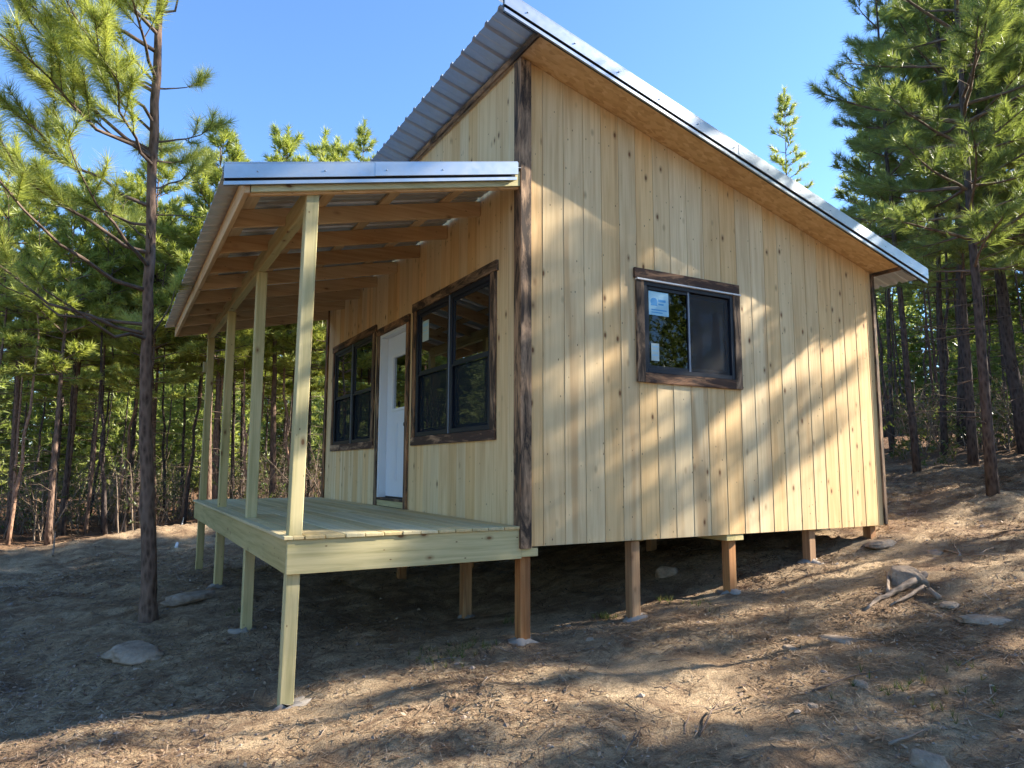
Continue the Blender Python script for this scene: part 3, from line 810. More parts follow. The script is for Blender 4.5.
def pine_meshes(name, seed, H, cb, Rm, r0, n, ln, w, whorl=0.45, per=5, dens=1.0, dead=14, lean=0.0, bow=0.15):
    rr = random.Random(seed); rg = np.random.default_rng(seed)
    trunk = MB(); limbs = MB(); tufts = []
    la = rr.uniform(0, 6.28)
    NS = 14; tp = []
    for i in range(NS+1):
        t = i/NS; h = H*t
        o = lean*t+bow*math.sin(t*3.0)*rr.uniform(.8, 1.2)
        tp.append(Vector((math.cos(la)*o, math.sin(la)*o, h-0.25*(i == 0))))
    tr = [max(0.006, r0*(1.18 if i == 0 else 1.0)*(1-0.93*(i/NS)**0.9)) for i in range(NS+1)]
    trunk.tube(tp, tr, 10, cap=True)
    def tpos(h):
        f = h/H*NS; i = min(int(f), NS-1); return tp[i].lerp(tp[i+1], f-i)
    h = cb; a0 = rr.uniform(0, 6.28)
    while h < H-0.35:
        t = (h-cb)/(H-cb)
        L = Rm*(1-t)**0.62*(0.65+0.35*min(1, t*5))
        k = max(3, per+rr.choice((-1, 0, 0, 1)))
        for j in range(k):
            az = a0+6.283*j/k+rr.uniform(-.3, .3); el = 0.12+0.85*t+rr.uniform(-.15, .15)
            l = max(0.25, L*rr.uniform(0.6, 1.12))
            pts = limb_curve(tpos(h+rr.uniform(-.1, .1)), az, el, l, rr)
            dress(limbs, pts, l, 0.006+0.013*l, rr, tufts, dens)
        a0 += rr.uniform(0.4, 1.0); h += whorl*rr.uniform(0.75, 1.2)
    d = (tp[-1]-tp[-2]).normalized(); tufts.append((tp[-1], d)); tufts.append((tp[-1]-d*0.15, d)); tufts.append((tp[-1]-d*0.3, d))
    for j in range(dead):                              # bare dead limbs below the crown
        hh = rr.uniform(0.9, cb+0.6); az = rr.uniform(0, 6.28); l = rr.uniform(0.25, 1.1)*Rm*0.6
        pts = limb_curve(tpos(hh), az, rr.uniform(-.25, .25), l, rr, -0.3, 4)
        limbs.tube(pts, [0.009, 0.007, 0.005, 0.0035, 0.002], 4, cap=False)
        for q in (1, 2, 3):
            az2 = az+rr.choice((-.9, .9)); limbs.tube([pts[q], pts[q]+Vector((math.cos(az2), math.sin(az2), rr.uniform(-.3, .2)))*l*0.3], [0.004, 0.0015], 3, cap=False)
    P = np.array([tuple(p) for p, _ in tufts]); D = np.array([tuple(d) for _, d in tufts])
    V, F, rt = tuft_arrays(P, D, n, ln, w, rg)
    return trunk.mesh(name+'_trunk'), limbs.mesh(name+'_limbs'), npmesh(name+'_crown', V, F, rt), len(P)

protos = {}
def proto(key, *a, **k):
    t, l, c, n = pine_meshes(key, *a, **k); protos[key] = (t, l, c)
#            seed   H    cb   Rm   r0    n   len   w
proto('young_a', 11, 9.5, 4.3, 1.9, 0.085, 46, 0.21, 0.020, per=5)
proto('young_b', 12, 11.0, 4.9, 2.1, 0.10, 46, 0.21, 0.020, per=5, lean=0.4)
proto('young_c', 13, 8.0, 3.6, 1.7, 0.07, 46, 0.20, 0.020, per=4, lean=-0.3)
proto('young_d', 14, 12.5, 5.4, 2.2, 0.115, 46, 0.22, 0.022, per=5, bow=0.3)
proto('thin', 15, 9.0, 5.2, 1.1, 0.05, 40, 0.19, 0.018, per=3, dead=26, bow=0.35)
proto('slim', 16, 11.4, 6.0, 1.15, 0.06, 40, 0.21, 0.018, per=4, dens=0.8)
proto('near_a', 21, 12.5, 3.2, 2.3, 0.075, 85, 0.18, 0.0070, per=4, dens=0.95, lean=-0.3)
proto('near_b', 22, 11.5, 3.4, 1.4, 0.066, 85, 0.18, 0.0070, per=4, dens=0.95, lean=0.3)

def pine(key, x, y, rz, sc, label, group=None, tm=BARK, nm=NEEDLE, lm=None, dz=0.0):
    t = empty('pine_tree', (x, y, gz(x, y)+dz), rz); t.scale = (sc, sc, sc)
    tag(t, label, 'pine tree', group)
    T, L, C = protos[key]
    for nmn, me, mat in (('trunk', T, tm), ('limbs', L, lm or TWIG), ('crown', C, nm)):
        o = bpy.data.objects.new(nmn, me); col.objects.link(o); o.parent = t
        if not me.materials: me.materials.append(mat)
        o.material_slots[0].link = 'OBJECT'; o.material_slots[0].material = mat
    return t

# ---- the hero pine at the left, its limbs laid out as they grow
def hero_pine():
    rr = random.Random(5); rg = np.random.default_rng(5)
    B = (-2.42, 3.16)
    t = empty('pine_tree', (B[0], B[1], gz(*B)))
    tag(t, 'tall slender pine with dark bark standing alone left of the porch', 'pine tree')
    g0 = gz(*B)
    axis = [(0.0, 0.0, -0.3), (0, 0, 0.0), (-0.01, 0, 0.25), (-0.07, 0, 1.1), (-0.13, 0.01, 2.0), (-0.17, 0.01, 2.8), (-0.20, 0.02, 3.9), (-0.235, 0.02, 5.35), (-0.25, 0.02, 6.5), (-0.22, 0.0, 7.6), (-0.2, 0.0, 8.8), (-0.15, 0, 10.0)]
    rs = [0.118, 0.094, 0.078, 0.067, 0.060, 0.055, 0.047, 0.043, 0.036, 0.030, 0.020, 0.010]
    tp = [Vector(p) for p in axis]
    fine = []; fr = []
    for i in range(len(tp)-1):
        for k in range(4):
            q = k/4; p = tp[i].lerp(tp[i+1], q); fine.append(p+Vector((rr.uniform(-.008, .008), rr.uniform(-.008, .008), 0))); fr.append((rs[i]*(1-q)+rs[i+1]*q)*rr.uniform(.96, 1.05))
    fine.append(tp[-1]); fr.append(rs[-1])
    m = MB(); m.tube(fine, fr, 14); m.build('trunk', BARK, t)
    limbs = MB(); tufts = []
    def tpos(h):
        for i in range(len(tp)-1):
            if tp[i].z <= h <= tp[i+1].z: return tp[i].lerp(tp[i+1], (h-tp[i].z)/(tp[i+1].z-tp[i].z))
        return tp[-1]
    rt = Vector((0.872, 0.490, 0))       # to the right as seen from the clearing
    fw = Vector((-0.490, 0.872, 0))      # away
    # (height, sideways, away, rise, dens, start)
    spec = [(2.85, -1.75, 0.30, 0.75, 0.45, 0.6), (2.80, -1.45, -0.75, 0.30, 0.3, 0.7), (2.78, 0.42, 0.1, 0.75, 0.4, 0.8), (2.95, -1.1, 1.1, 0.45, 0.4, 0.6), (2.9, 0.5, 0.9, 0.3, 0.4, 0.6),
            (3.70, -1.70, 0.1, 0.90, 1.0, 0.4), (3.55, -1.3, -0.9, 0.7, 0.5, 0.5), (4.0, -0.9, 0.8, 0.5, 0.9, 0.4), (3.85, 0.25, 0.9, 0.5, 0.6, 0.5),
            (4.75, -1.45, 0.15, 1.15, 1.2, 0.3), (4.70, 0.60, 0.1, 0.32, 1.5, 0.3), (4.85, 0.45, 0.6, 0.4, 1.4, 0.3), (4.4, 0.40, -0.3, 0.35, 1.2, 0.3), (4.65, -1.1, -0.8, 0.75, 1.2, 0.35), (4.8, -0.7, 0.9, 0.8, 1.0, 0.4), (4.72, -1.75, -0.3, 0.55, 1.2, 0.35),
            (5.55, -0.85, 0.1, 0.75, 1.4, 0.35), (5.50, 0.52, 0.0, 0.35, 0.2, 0.95), (5.45, -1.5, 0.5, 0.8, 1.3, 0.35), (5.6, -1.0, -0.9, 0.8, 1.3, 0.35), (5.5, -0.1, 0.8, 0.6, 0.9, 0.35),
            (6.25, 0.45, 0.05, 1.1, 0.9, 0.7), (6.2, -0.95, 0.0, 0.9, 1.4, 0.3), (6.3, -0.3, -0.9, 0.7, 1.3, 0.3), (6.25, -0.4, 0.8, 0.8, 1.3, 0.3), (6.1, -1.6, -0.3, 0.9, 1.4, 0.45),
            (7.0, 0.8, 0.2, 0.9, 1.2, 0.3), (7.0, -0.9, 0.3, 0.8, 1.2, 0.3), (7.1, 0.0, -0.9, 0.8, 1.2, 0.3), (7.1, -0.2, 0.9, 0.8, 1.2, 0.3),
            (6.8, -1.3, -0.3, 0.9, 1.4, 0.3), (5.1, -1.3, -0.5, 0.7, 1.3, 0.35), (5.0, -0.6, 0.5, 0.9, 1.2, 0.35), (4.2, -1.5, 0.5, 0.9, 1.2, 0.4), (5.9, -1.75, 0.1, 0.7, 1.3, 0.45), (3.3, -1.9, -0.2, 0.9, 0.4, 0.7), (4.9, 0.45, -0.5, 0.3, 1.2, 0.4),
            (7.8, 0.6, 0.2, 0.8, 1.2, 0.3), (7.8, -0.7, 0.3, 0.8, 1.2, 0.3), (7.9, 0.0, -0.7, 0.8, 1.2, 0.3), (8.6, 0.4, 0.2, 0.7, 1.2, 0.3), (8.6, -0.5, -0.2, 0.7, 1.2, 0.3), (9.2, 0.1, 0.3, 0.6, 1.2, 0.3)]
    for (h, s, a, rise, dens, st) in spec:
        p0 = tpos(h); e = p0+rt*s+fw*a+Vector((0, 0, rise)); L = (e-p0).length
        pts = [p0]
        for i in range(1, 7):
            q = i/6; p = p0.lerp(e, q); p.z += -0.10*L*math.sin(q*3.14)*0.9
            pts.append(p+Vector((rr.uniform(-.03, .03), rr.uniform(-.03, .03), rr.uniform(-.03, .03)))*L)
        dress(limbs, pts, L, 0.006+0.009*L, rr, tufts, dens*1.0, 0.004, st)
    tufts.append((tp[-1], Vector((0, 0, 1))))
    for j in range(4):
        hh = rr.uniform(3.0, 4.4); az = rr.uniform(0, 6.28)
        pts = limb_curve(tpos(hh), az, rr.uniform(-.1, .3), rr.uniform(.3, .8), rr, -0.2, 4); limbs.tube(pts, [0.009, 0.007, 0.005, 0.003, 0.002], 4, cap=False)
    limbs.build('limbs', TWIG, t)
    P = np.array([tuple(p) for p, _ in tufts]); D = np.array([tuple(d) for _, d in tufts])
    V, F, rn = tuft_arrays(P, D, 135, 0.18, 0.0052, rg, (0.2, 1.3), 0.20)
    link('crown', npmesh('hero_crown', V, F, rn), NEEDLE, t)
hero_pine()

CAM = Vector((-2.819, -4.859, 0.614))
YAW, PITCH, ROLL, FPX = rad(-29.32), rad(6.768), rad(0.13), 706.353
def polar(deg, d):
    """deg clockwise from the camera's view axis, d metres along the ground"""
    a = YAW-rad(deg); return CAM.x-math.sin(a)*d, CAM.y+math.cos(a)*d

# front right: named neighbours of the cabin
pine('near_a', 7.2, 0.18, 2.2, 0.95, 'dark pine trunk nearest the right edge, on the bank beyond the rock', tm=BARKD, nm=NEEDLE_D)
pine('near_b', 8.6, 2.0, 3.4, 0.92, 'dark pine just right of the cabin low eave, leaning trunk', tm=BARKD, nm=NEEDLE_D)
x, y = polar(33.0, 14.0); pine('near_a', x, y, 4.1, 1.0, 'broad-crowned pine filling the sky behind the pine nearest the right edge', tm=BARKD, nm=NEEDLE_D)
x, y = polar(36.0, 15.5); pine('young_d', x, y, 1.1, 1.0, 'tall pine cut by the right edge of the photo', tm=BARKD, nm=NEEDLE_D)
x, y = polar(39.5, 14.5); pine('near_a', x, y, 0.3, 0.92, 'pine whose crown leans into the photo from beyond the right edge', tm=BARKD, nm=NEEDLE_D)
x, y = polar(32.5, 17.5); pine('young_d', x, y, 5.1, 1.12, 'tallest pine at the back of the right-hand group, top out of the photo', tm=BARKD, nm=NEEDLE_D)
x, y = polar(22.2, 24.0)
pine('slim', x, y, 1.0, 1.0, 'small lone pine top rising behind the middle of the roof', nm=NEEDLE, dz=0.4)

for (px_, d_, k_, s_, lb_) in ((-18.4, 19.5, 'young_a', 1.12, 'pine top with a forked tip showing over the left half of the porch roof'), (-12.4, 20.5, 'slim', 0.98, 'narrow pine tip showing where porch roof meets main roof'),
                               (-23.5, 17.0, 'young_a', 0.98, 'tall bright pine rising just left of the porch roof edge'), (-26.5, 19.0, 'young_b', 0.86, 'bright bushy pine seen behind the left pine trunk'),
                               (-16.6, 20, 'young_c', 1.34, 'pine hidden behind the porch roof, its top just clearing the edge')):
    x, y = polar(px_, d_); pine(k_, x, y, d_, s_, lb_)
RT = random.Random(99)
placed = [(7.2, .18), (8.6, 2.0), (-2.42, 3.16), polar(33, 14), polar(36, 15.5), polar(39.5, 14.5), polar(32.5, 17.5)]
def free(x, y, r):
    if -3.4 < x < 6.6 and -3.2 < y < 8.2: return False
    if x > 3 and 8.8 < y+0.3*x < 13.4: return False
    return all((x-a)**2+(y-b)**2 > r*r for a, b in placed)
def fill(n, deg0, deg1, d0, d1, keys, label, group, tm, nm, sc=(0.85, 1.1), r=1.5):
    c = 0; tries = 0
    while c < n and tries < n*60:
        tries += 1
        dg = RT.uniform(deg0, deg1); d = math.sqrt(RT.uniform(d0*d0, d1*d1)); x, y = polar(dg, d)
        if not free(x, y, r): continue
        placed.append((x, y)); c += 1
        pine(RT.choice(keys), x, y, RT.uniform(0, 6.28), RT.uniform(*sc), label, group, tm, nm)
# left: the wood behind the clearing, front row then deeper
fill(14, -37, -13, 17.0, 20.5, ['young_a', 'young_c', 'young_a', 'thin'], 'sunlit young pine at the edge of the wood left of the cabin', 'sunlit pines at the left wood edge', BARK, NEEDLE, (0.80, 0.98), 1.3)
fill(8, -36, -14, 17.0, 21.0, ['thin'], 'thin pale reddish trunk at the edge of the wood left of the cabin', 'thin reddish trunks at the left wood edge', BARKR, NEEDLE, (0.75, 1.0), 0.7)
fill(20, -37, -12, 17.5, 24, ['thin'], 'slim dark bare trunk among the pines left of the cabin', 'slim bare trunks in the left wood', BARKD, NEEDLE, (0.9, 1.1), 0.6)
fill(32, -38, -10, 20.0, 34.0, ['young_a', 'young_b', 'young_c', 'thin', 'thin', 'thin'], 'dark-trunked pine deep in the wood left of the cabin', 'pines deep in the left wood', BARKD, NEEDLE, (0.8, 1.0), 1.2)
fill(5, -4, 9, 16.5, 24.0, ['young_b', 'young_a'], 'pine crown showing over the porch roof', 'pines behind the cabin', BARK, NEEDLE, (0.85, 1.0), 1.6)
# right: dense dark wood on the bank
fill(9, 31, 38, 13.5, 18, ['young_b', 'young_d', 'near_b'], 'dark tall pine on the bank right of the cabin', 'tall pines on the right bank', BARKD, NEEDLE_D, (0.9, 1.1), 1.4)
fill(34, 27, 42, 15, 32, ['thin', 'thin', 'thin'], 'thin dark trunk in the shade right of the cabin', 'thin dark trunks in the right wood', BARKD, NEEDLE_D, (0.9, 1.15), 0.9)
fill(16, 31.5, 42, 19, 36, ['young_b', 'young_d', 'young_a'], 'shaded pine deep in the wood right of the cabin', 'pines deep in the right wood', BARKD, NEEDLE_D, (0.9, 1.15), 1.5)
# outside the picture: pines on the sunny side, whose shadows fall on the cabin, and round the clearing
for (x, y, k, s) in ((12.8, 0.4, 'young_b', 1.0), (15.8, 1.0, 'young_a', 1.0), (8.6, -5.6, 'young_c', 1.0), (17.6, -2.2, 'young_a', 1.0), (9.6, -1.9, 'thin', 1.0), (13.2, -3.1, 'thin', 1.15), (15.4, -4.2, 'slim', 1.0), (17.2, -5.4, 'young_c', 1.2), (12.4, -5.6, 'thin', 1.0), (15.0, -7.4, 'young_c', 1.1), (6.3, -3.0, 'thin', 1.0),
                     (7.4, -4.3, 'thin', 1.05), (21, -3.0, 'young_a', 1.0), (10.8, -8.6, 'young_a', 1.0), 
                     (20.0, -0.2, 'young_b', 1.0), (22.0, 1.2, 'young_a', 1.1), (14.5, -12.5, 'young_d', 1.0), (12.6, -9.9, 'young_a', 1.0), (17.0, -12.0, 'young_d', 1.1), (12.0, -14.5, 'young_d', 1.0)):
    placed.append((x, y)); pine(k, x, y, RT.uniform(0, 6.28), s, 'pine on the sunny side of the clearing beyond the picture', 'pines on the sunny side of the clearing', BARK, NEEDLE)
fill(20, 118, 310, 15, 27, ['young_a', 'young_b', 'young_d', 'young_c'], 'pine around the clearing behind the viewer', 'pines around the clearing', BARK, NEEDLE, (0.9, 1.1), 2.2)

# ---- far wood as one mass
def far_wood():
    rg = np.random.default_rng(3); Vs = []; Fs = []; Rs = []; off = 0
    for i in range(480):
        a = rg.uniform(.05, .9) if i < 150 else (rg.uniform(1.2, 2.6) if i < 400 else rg.uniform(0, 6.283)); d = rg.uniform(33, 56); cx = d*math.cos(a); cy = 3+d*math.sin(a); z0 = gz(cx, cy); H = rg.uniform(8, 12)
        T = 330; t = rg.uniform(0.0, 1, T)**1.15; r = 2.3*(1-t)**0.6*np.sqrt(rg.uniform(0.05, 1, T)); th = rg.uniform(0, 6.283, T)
        P = np.stack([cx+r*np.cos(th), cy+r*np.sin(th), z0+0.2+(H-0.2)*t], 1)
        D = np.stack([np.cos(th), np.sin(th), 0.6+t], 1); D /= np.linalg.norm(D, axis=1)[:, None]
        V, F, rr_ = tuft_arrays(P, D, 9, 0.45, 0.10, rg, (0.1, 1.3), 0.3)
        Vs.append(V); Fs.append(F+off); Rs.append(rr_); off += len(V)
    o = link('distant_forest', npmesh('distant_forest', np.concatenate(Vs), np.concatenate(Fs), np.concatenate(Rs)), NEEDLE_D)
    tag(o, 'mass of pine foliage far off behind the nearer trunks', 'forest', kind='stuff')
far_wood()

# ---- undergrowth: bare shrubs and saplings at the foot of the wood
def undergrowth():
    m = MB(); rr = random.Random(31); tufts = []
    def clump(x, y, s):
        z = gz(x, y)
        for k in range(rr.randint(6, 10)):
            az = rr.uniform(0, 6.28); el = rr.uniform(0.7, 1.5); L = s*rr.uniform(0.5, 1.2)
            pts = limb_curve((x+rr.uniform(-.3, .3), y+rr.uniform(-.3, .3), z-0.05), az, el, L, rr, -0.9, 4)
            m.tube(pts, [0.011*s, 0.009*s, 0.007*s, 0.005*s, 0.003], 3, cap=False)
            for q in (1, 2, 2, 3, 3, 4):
                az2 = az+rr.uniform(-1.8, 1.8); e2 = rr.uniform(0, 1.1); p2 = pts[q]+Vector((math.cos(az2)*math.cos(e2), math.sin(az2)*math.cos(e2), math.sin(e2)))*L*rr.uniform(.15, .4)
                m.tube([pts[q], p2], [0.005, 0.002], 3, cap=False)
                if rr.random() < 0.45: tufts.append((p2, (p2-pts[q]).normalized()))
    for i in range(110):
        dg = rr.uniform(-39, -10); d = math.sqrt(rr.uniform(17.2**2, 30**2)); x, y = polar(dg, d)
        if free(x, y, 0.2): clump(x, y, rr.uniform(0.7, 2.2))
    for i in range(150):
        dg = rr.uniform(24, 42); d = math.sqrt(rr.uniform(13.5**2, 28**2)); x, y = polar(dg, d)
        if free(x, y, 0.2): clump(x, y, rr.uniform(0.5, 2.0))
    for i in range(60):
        dg = rr.uniform(60, 300); d = rr.uniform(9, 20); x, y = polar(dg, d)
        if free(x, y, 0.2): clump(x, y, rr.uniform(0.5, 1.6))
    o = m.build('undergrowth_twigs', BRUSHT)
    tag(o, 'tangle of bare brown shrub stems at the foot of the wood', 'undergrowth', kind='stuff')
    P = np.array([tuple(p) for p, _ in tufts]); D = np.array([tuple(d) for _, d in tufts]); rg = np.random.default_rng(8)
    V, F, rn = tuft_arrays(P, D, 9, 0.075, 0.045, rg, (0.2, 1.6), 0.25)
    o = link('undergrowth_leaves', npmesh('undergrowth_leaves', V, F, rn), BRUSHL)
    tag(o, 'sparse green and dry brown leaves on shrubs under the pines', 'undergrowth', kind='stuff')
undergrowth()

# ------------------------------------------------------------------ litter on the ground
def litter():
    rg = np.random.default_rng(17)
    def scatter(n, rmin, rmax, clump):
        out = []
        while len(out) < n:
            dg = rg.uniform(-44, 44); d = math.sqrt(rg.uniform(rmin**2, rmax**2)); x, y = polar(dg, d)
            v = noise.noise(Vector((x*0.9, y*0.9, 7.7)))*0.8+noise.noise(Vector((x*3.1, y*3.1, 2.2)))*0.5
            if v+rg.uniform(-.5, .5) < clump: continue
            if x*x+y*y > 1 and -0.3 < x < WX and 0.6 < y < LY and rg.random() < 0.7: continue
            out.append((x, y, gz(x, y)))
        return np.array(out)
    # pine straw: thin needles lying about
    P = scatter(80000, 1.6, 14, 0.0); n = len(P)
    a = rg.uniform(0, 6.283, n); L = rg.uniform(0.03, 0.075, n); w = 0.0022+0.0006*np.linalg.norm(P[:, :2]-[CAM.x, CAM.y], axis=1)*0.6
    d = np.stack([np.cos(a), np.sin(a), rg.uniform(-.12, .35, n)], 1); s = np.stack([-np.sin(a), np.cos(a), np.zeros(n)], 1)
    P[:, 2] += 0.006
    V = np.stack([P-d*L[:, None]-s*w[:, None], P-d*L[:, None]+s*w[:, None], P+d*L[:, None]], 1).reshape(-1, 3)
    o = link('pine_straw', npmesh('pine_straw', V, np.arange(n*3).reshape(-1, 3), rg.uniform(0, 1, n)), LITTER)
    tag(o, 'fallen brown pine needles strewn over the soil', 'pine straw', kind='stuff')
    # leaves
    P = np.concatenate([scatter(7000, 1.6, 12, 0.1), scatter(16000, 12, 30, -0.3)]); n = len(P)
    a = rg.uniform(0, 6.283, n); L = rg.uniform(0.006, 0.017, n)*(1+0.06*np.linalg.norm(P[:, :2]-[CAM.x, CAM.y], axis=1)); b = rg.uniform(-.5, .5, n)
    d = np.stack([np.cos(a), np.sin(a), b], 1)*L[:, None]; s = np.stack([-np.sin(a), np.cos(a), rg.uniform(-.5, .5, n)], 1)*(L*0.55)[:, None]
    P[:, 2] += 0.010
    V = np.stack([P-d, P-s, P+d, P+s], 1).reshape(-1, 3)
    o = link('leaf_litter', npmesh('leaf_litter', V, np.arange(n*4).reshape(-1, 4), rg.uniform(0, 1, n)), LITTER)
    tag(o, 'small dry leaves scattered over the clearing', 'leaf litter', kind='stuff')
    # small stones and clods: squashed octahedra
    P = scatter(9000, 1.6, 14, 0.0); n = len(P); r = rg.uniform(0.004, 0.013, n)*np.where(rg.random(n) < 0.06, 2.4, 1)
    base = np.array([(1, 0, 0), (0, 1, 0), (-1, 0, 0), (0, -1, 0), (0, 0, .6), (0, 0, -.6)], float)
    V = P[:, None, :]+base[None]*r[:, None, None]*rg.uniform(0.6, 1.4, (n, 6, 1))
    f = np.array([(0, 1, 4), (1, 2, 4), (2, 3, 4), (3, 0, 4), (1, 0, 5), (2, 1, 5), (3, 2, 5), (0, 3, 5)])
    F = (np.arange(n)[:, None, None]*6+f[None]).reshape(-1, 3)
    o = link('gravel', npmesh('gravel', V.reshape(-1, 3), F, np.repeat(rg.uniform(0, 1, n), 8)), STONE)
    tag(o, 'small stones and clods of dry earth on the ground', 'gravel', kind='stuff')
litter()

def fallen_twigs():
    rr = random.Random(77); m = MB()
    for i in range(420):
        d = math.sqrt(rr.uniform(1.8**2, 12**2)); x, y = polar(rr.uniform(-42, 42), d)
        if -0.3 < x < WX and 0.4 < y < LY and rr.random() < 0.6: continue
        a = rr.uniform(0, 6.28); L = rr.uniform(0.05, 0.24); n = 4; P = []
        for k in range(n):
            q = k/(n-1)*L; a += rr.uniform(-.3, .3); px, py = x+math.cos(a)*q, y+math.sin(a)*q
            P.append((px, py, gz(px, py)+0.006+rr.uniform(0, .014)))
        t = rr.uniform(0.0018, 0.0045); m.tube(P, [t, t*.9, t*.7, t*.4], 4)
    tag(m.build('fallen_twigs', BRUSHT), 'broken twigs and bark bits strewn over the soil', 'twigs', kind='stuff')
fallen_twigs()

def rock(x, y, sx, sy, sz, seed, label, rz=0.0, sink=0.35, ax=0.0):
    import bmesh
    rr = random.Random(seed); bm = bmesh.new(); bmesh.ops.create_icosphere(bm, subdivisions=4, radius=1)
    o3 = Vector((rr.uniform(0, 99), rr.uniform(0, 99), 0))
    for v in bm.verts:
        p = v.co.copy()
        cell = noise.cell_vector(p*1.3+o3)
        k = 1+0.30*noise.noise(p*1.2+o3)+0.16*noise.noise(p*3+o3)+0.06*noise.noise(p*8+o3)+0.025*noise.noise(p*19+o3)
        p = p*k
        for pl in ((.9, .3, .2), (-.7, .5, .3), (.1, -.9, .35), (-.2, .1, 1)):   # knock off flat faces
            q = Vector(pl).normalized(); h = p.dot(q)
            if h > 0.74: p -= q*(h-0.74)*0.8
        v.co = Vector((p.x*sx, p.y*sy, p.z*sz))
    me = bpy.data.meshes.new('rock'); bm.to_mesh(me); bm.free(); me.polygons.foreach_set('use_smooth', [True]*len(me.polygons))
    o = link('rock', me, ROCK); o.location = (x, y, gz(x, y)+sz*(1-2*sink)*0.6); o.rotation_euler = (ax, 0, rz)
    tag(o, label, 'rock')
    return o

def place(px, py, it=60):
    """ground point under a picture position; used once to lay out loose things on the soil"""
    f = Vector((-math.sin(YAW)*math.cos(PITCH), math.cos(YAW)*math.cos(PITCH), math.sin(PITCH)))
    r_ = Vector((math.cos(YAW), math.sin(YAW), 0)); u_ = r_.cross(f)
    r2 = r_*math.cos(ROLL)+u_*math.sin(ROLL); u2 = u_*math.cos(ROLL)-r_*math.sin(ROLL)
    d = f+r2*((px-512)/FPX)-u2*((py-384)/FPX)
    t = 1.5
    for k in range(4000):
        p = CAM+d*t
        if p.z < gz(p.x, p.y): break
        t += 0.01
    return p.x, p.y

for (px, py, sx, sy, sz, seed, lb) in (
        (906, 584, .20, .15, .15, 1, 'large pale tan rock on the bank beside the exposed roots'),
        (926, 764, .085, .07, .05, 2, 'grey rock cut off by the bottom edge of the photo at right'),
        (861, 686, .052, .045, .04, 3, 'fist-sized grey stone in the shade below the bank'),
        (667, 574, .16, .12, .09, 4, 'pale rock under the cabin by the rear foundation post'),
        (840, 640, .16, .12, .030, 5, 'flat grey rock slab half buried below the roots'),
        (985, 620, .20, .14, .035, 6, 'flat rock slab near the right edge, half buried'),
        (950, 606, .10, .07, .030, 7, 'small flat rock right of the exposed roots'),
        (790, 648, .075, .05, .022, 8, 'small flat stone between the cabin and the grey slab'),
        (135, 654, .30, .20, .075, 9, 'broad rounded rock crusted with earth in front of the left pine'),
        (195, 598, .36, .16, .06, 11, 'pale flat rock to the right of the left pine trunk'),
        (590, 640, .04, .035, .03, 13, 'small pale stone beside the second foundation post'),
        (880, 545, .22, .12, .05, 14, 'pale rubble rock at the foot of the cabin right corner'),
        (935, 553, .12, .08, .04, 15, 'grey stone on the bank right of the cabin corner'),
        (812, 706, .035, .03, .02, 16, 'small stone in the foreground right of centre')):
    x, y = place(px, py); rock(x, y, sx, sy, sz, seed, lb, rz=seed*0.9, sink=0.40 if sz > .045 else 0.66)

def stick(name, pxs, r, label, cat, lift=0.012, mat=BRUSHT, forks=()):
    m = MB()
    P = []
    for (px, py, h) in pxs:
        x, y = place(px, py); P.append(Vector((x, y, gz(x, y)+lift+h)))
    Q = []
    for a, b in zip(P[:-1], P[1:]):
        for k in range(3): Q.append(a.lerp(b, k/3)+Vector((R.uniform(-.006, .006), R.uniform(-.006, .006), R.uniform(-.003, .006))))
    Q.append(P[-1]); n = len(Q)
    m.tube(Q, [r*(1-0.65*i/(n-1)) for i in range(n)], 7)
    for (i, dx, dy, dz) in forks:
        a = Q[i]; m.tube([a, a+Vector((dx, dy, dz))*.5, a+Vector((dx*1.1, dy*.9, dz*.7))], [r*.6, r*.45, r*.2], 5)
    o = m.build(name, mat); tag(o, label, cat)
stick('tree_root', [(925, 582, .05), (910, 590, .04), (895, 597, .03), (880, 601, .01), (864, 611, -.01)], 0.034, 'thick weathered grey root curving in front of the pale rock', 'root', 0.01)
stick('tree_root', [(940, 600, .0), (925, 594, .05), (912, 600, .03), (890, 607, .0)], 0.024, 'shorter bare root lying below the thick grey one', 'root', 0.01)
stick('tree_root', [(888, 594, .0), (888, 584, .05), (886, 575, .03)], 0.020, 'upright root stub left of the pale rock', 'root', 0.0)
stick('stick', [(890, 749, .01), (912, 740, .01), (930, 733, .01)], 0.009, 'straight pale stick lying in the lower right foreground', 'stick', 0.008)
stick('stick', [(618, 766, .0), (630, 752, .01), (641, 736, .03)], 0.007, 'short stick poking up from the soil at the bottom centre', 'stick', 0.006, TWIG, ((4, .05, .05, .02),))
stick('stick', [(684, 735, .0), (690, 718, .02)], 0.006, 'short twig in the soil just right of the bottom centre', 'stick', 0.006, TWIG)
stick('stick', [(700, 738, .0), (712, 716, .02), (740, 706, .02)], 0.007, 'forked twig on the soil right of the bottom centre', 'stick', 0.006, TWIG, ((3, .09, .02, .03), (4, .03, .09, .01)))
stick('stick', [(812, 692, .0), (850, 680, .01), (882, 672, .01)], 0.006, 'long thin twig lying across the shaded bank', 'stick', 0.006, TWIG, ((4, .1, .08, .02),))
stick('stick', [(945, 552, .0), (968, 560, .03), (1000, 560, .04)], 0.010, 'bare pale branch on the bank at the right edge', 'stick', 0.01, BRUSHT, ((2, .2, .2, .1), (4, .25, .0, .08)))
stick('plank_scrap', [(176, 548, .0), (184, 520, .14)], 0.030, 'pale scrap of wood leaning under the far end of the deck', 'scrap wood', 0.0, WSTRIP)
stick('stake', [(53, 556, .0), (54, 548, .28)], 0.018, 'short stake standing at the forest edge on the left', 'stake', 0.0)

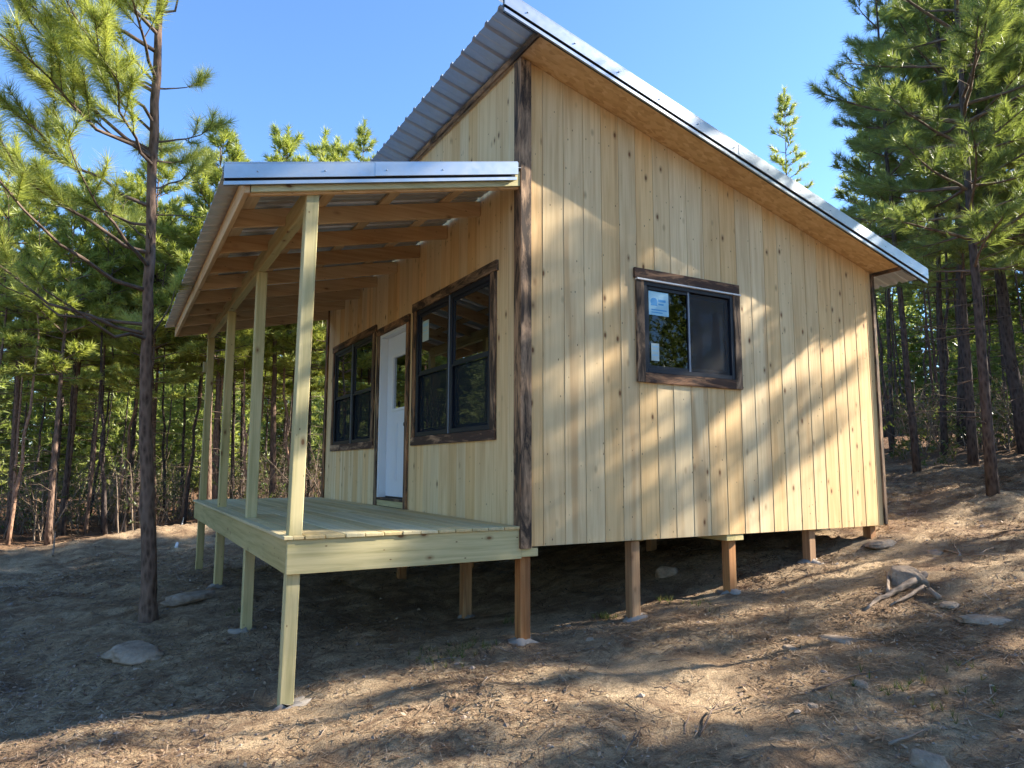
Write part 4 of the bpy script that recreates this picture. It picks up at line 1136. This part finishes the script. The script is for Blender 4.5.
def grass_tufts():
    rg = np.random.default_rng(12); P = []
    for (px, py, n, s) in ((604, 618, 26, .05), (470, 648, 20, .10), (455, 655, 18, .12), (665, 600, 14, .06), (512, 622, 10, .06), (700, 606, 10, .10), (240, 612, 14, .08), (430, 660, 16, .14), (970, 690, 18, .2), (900, 700, 14, .15)):
        x, y = place(px, py)
        for k in range(n):
            xx, yy = x+rg.normal()*s, y+rg.normal()*s; P.append((xx, yy, gz(xx, yy)))
    P = np.array(P); D = np.tile([0, 0, 1.0], (len(P), 1))
    V, F, rn = tuft_arrays(P, D, 7, 0.07, 0.005, rg, (0.05, 0.9), 0.0)
    o = link('grass', npmesh('grass', V, F, rn), BRUSHL); tag(o, 'few small green grass blades by the foundation posts', 'grass', kind='stuff')
grass_tufts()

# ------------------------------------------------------------------ world, sun, camera
w = bpy.data.worlds.new('World'); scene.world = w; w.use_nodes = True
nt = w.node_tree; bg = nt.nodes['Background']; sky = nt.nodes.new('ShaderNodeTexSky'); sky.sky_type = 'NISHITA'
sky.sun_disc = False; sky.sun_elevation = SUN_EL; sky.sun_rotation = math.atan2(SUN_H.x, SUN_H.y)
sky.air_density = 1.0; sky.dust_density = 0.1; sky.ozone_density = 7.0; sky.altitude = 0
nt.links.new(sky.outputs[0], bg.inputs[0]); bg.inputs[1].default_value = 0.100
L = bpy.data.lights.new('sun', 'SUN'); L.energy = 4.8; L.angle = rad(0.55); L.color = (1.0, 0.91, 0.78)
so = bpy.data.objects.new('sun', L); col.objects.link(so); so.rotation_euler = (-SUN).to_track_quat('-Z', 'Y').to_euler()

cd = bpy.data.cameras.new('camera'); cam = bpy.data.objects.new('camera', cd); col.objects.link(cam); scene.camera = cam
f = Vector((-math.sin(YAW)*math.cos(PITCH), math.cos(YAW)*math.cos(PITCH), math.sin(PITCH)))
r_ = Vector((math.cos(YAW), math.sin(YAW), 0)); u_ = r_.cross(f)
r2 = r_*math.cos(ROLL)+u_*math.sin(ROLL); u2 = u_*math.cos(ROLL)-r_*math.sin(ROLL)
cam.matrix_world = Matrix(((r2.x, u2.x, -f.x, CAM.x), (r2.y, u2.y, -f.y, CAM.y), (r2.z, u2.z, -f.z, CAM.z), (0, 0, 0, 1)))
cd.sensor_fit = 'HORIZONTAL'; cd.sensor_width = 36; cd.lens = FPX/1024*36; cd.clip_start = 0.05; cd.clip_end = 2000

vs = scene.view_settings; vs.view_transform = 'Standard'; vs.look = 'None'; vs.gamma = 1; vs.use_curve_mapping = False; vs.exposure = 1.90
scene.cycles.max_bounces = 8; scene.cycles.transparent_max_bounces = 12; scene.cycles.diffuse_bounces = 4
scene.render.film_transparent = False
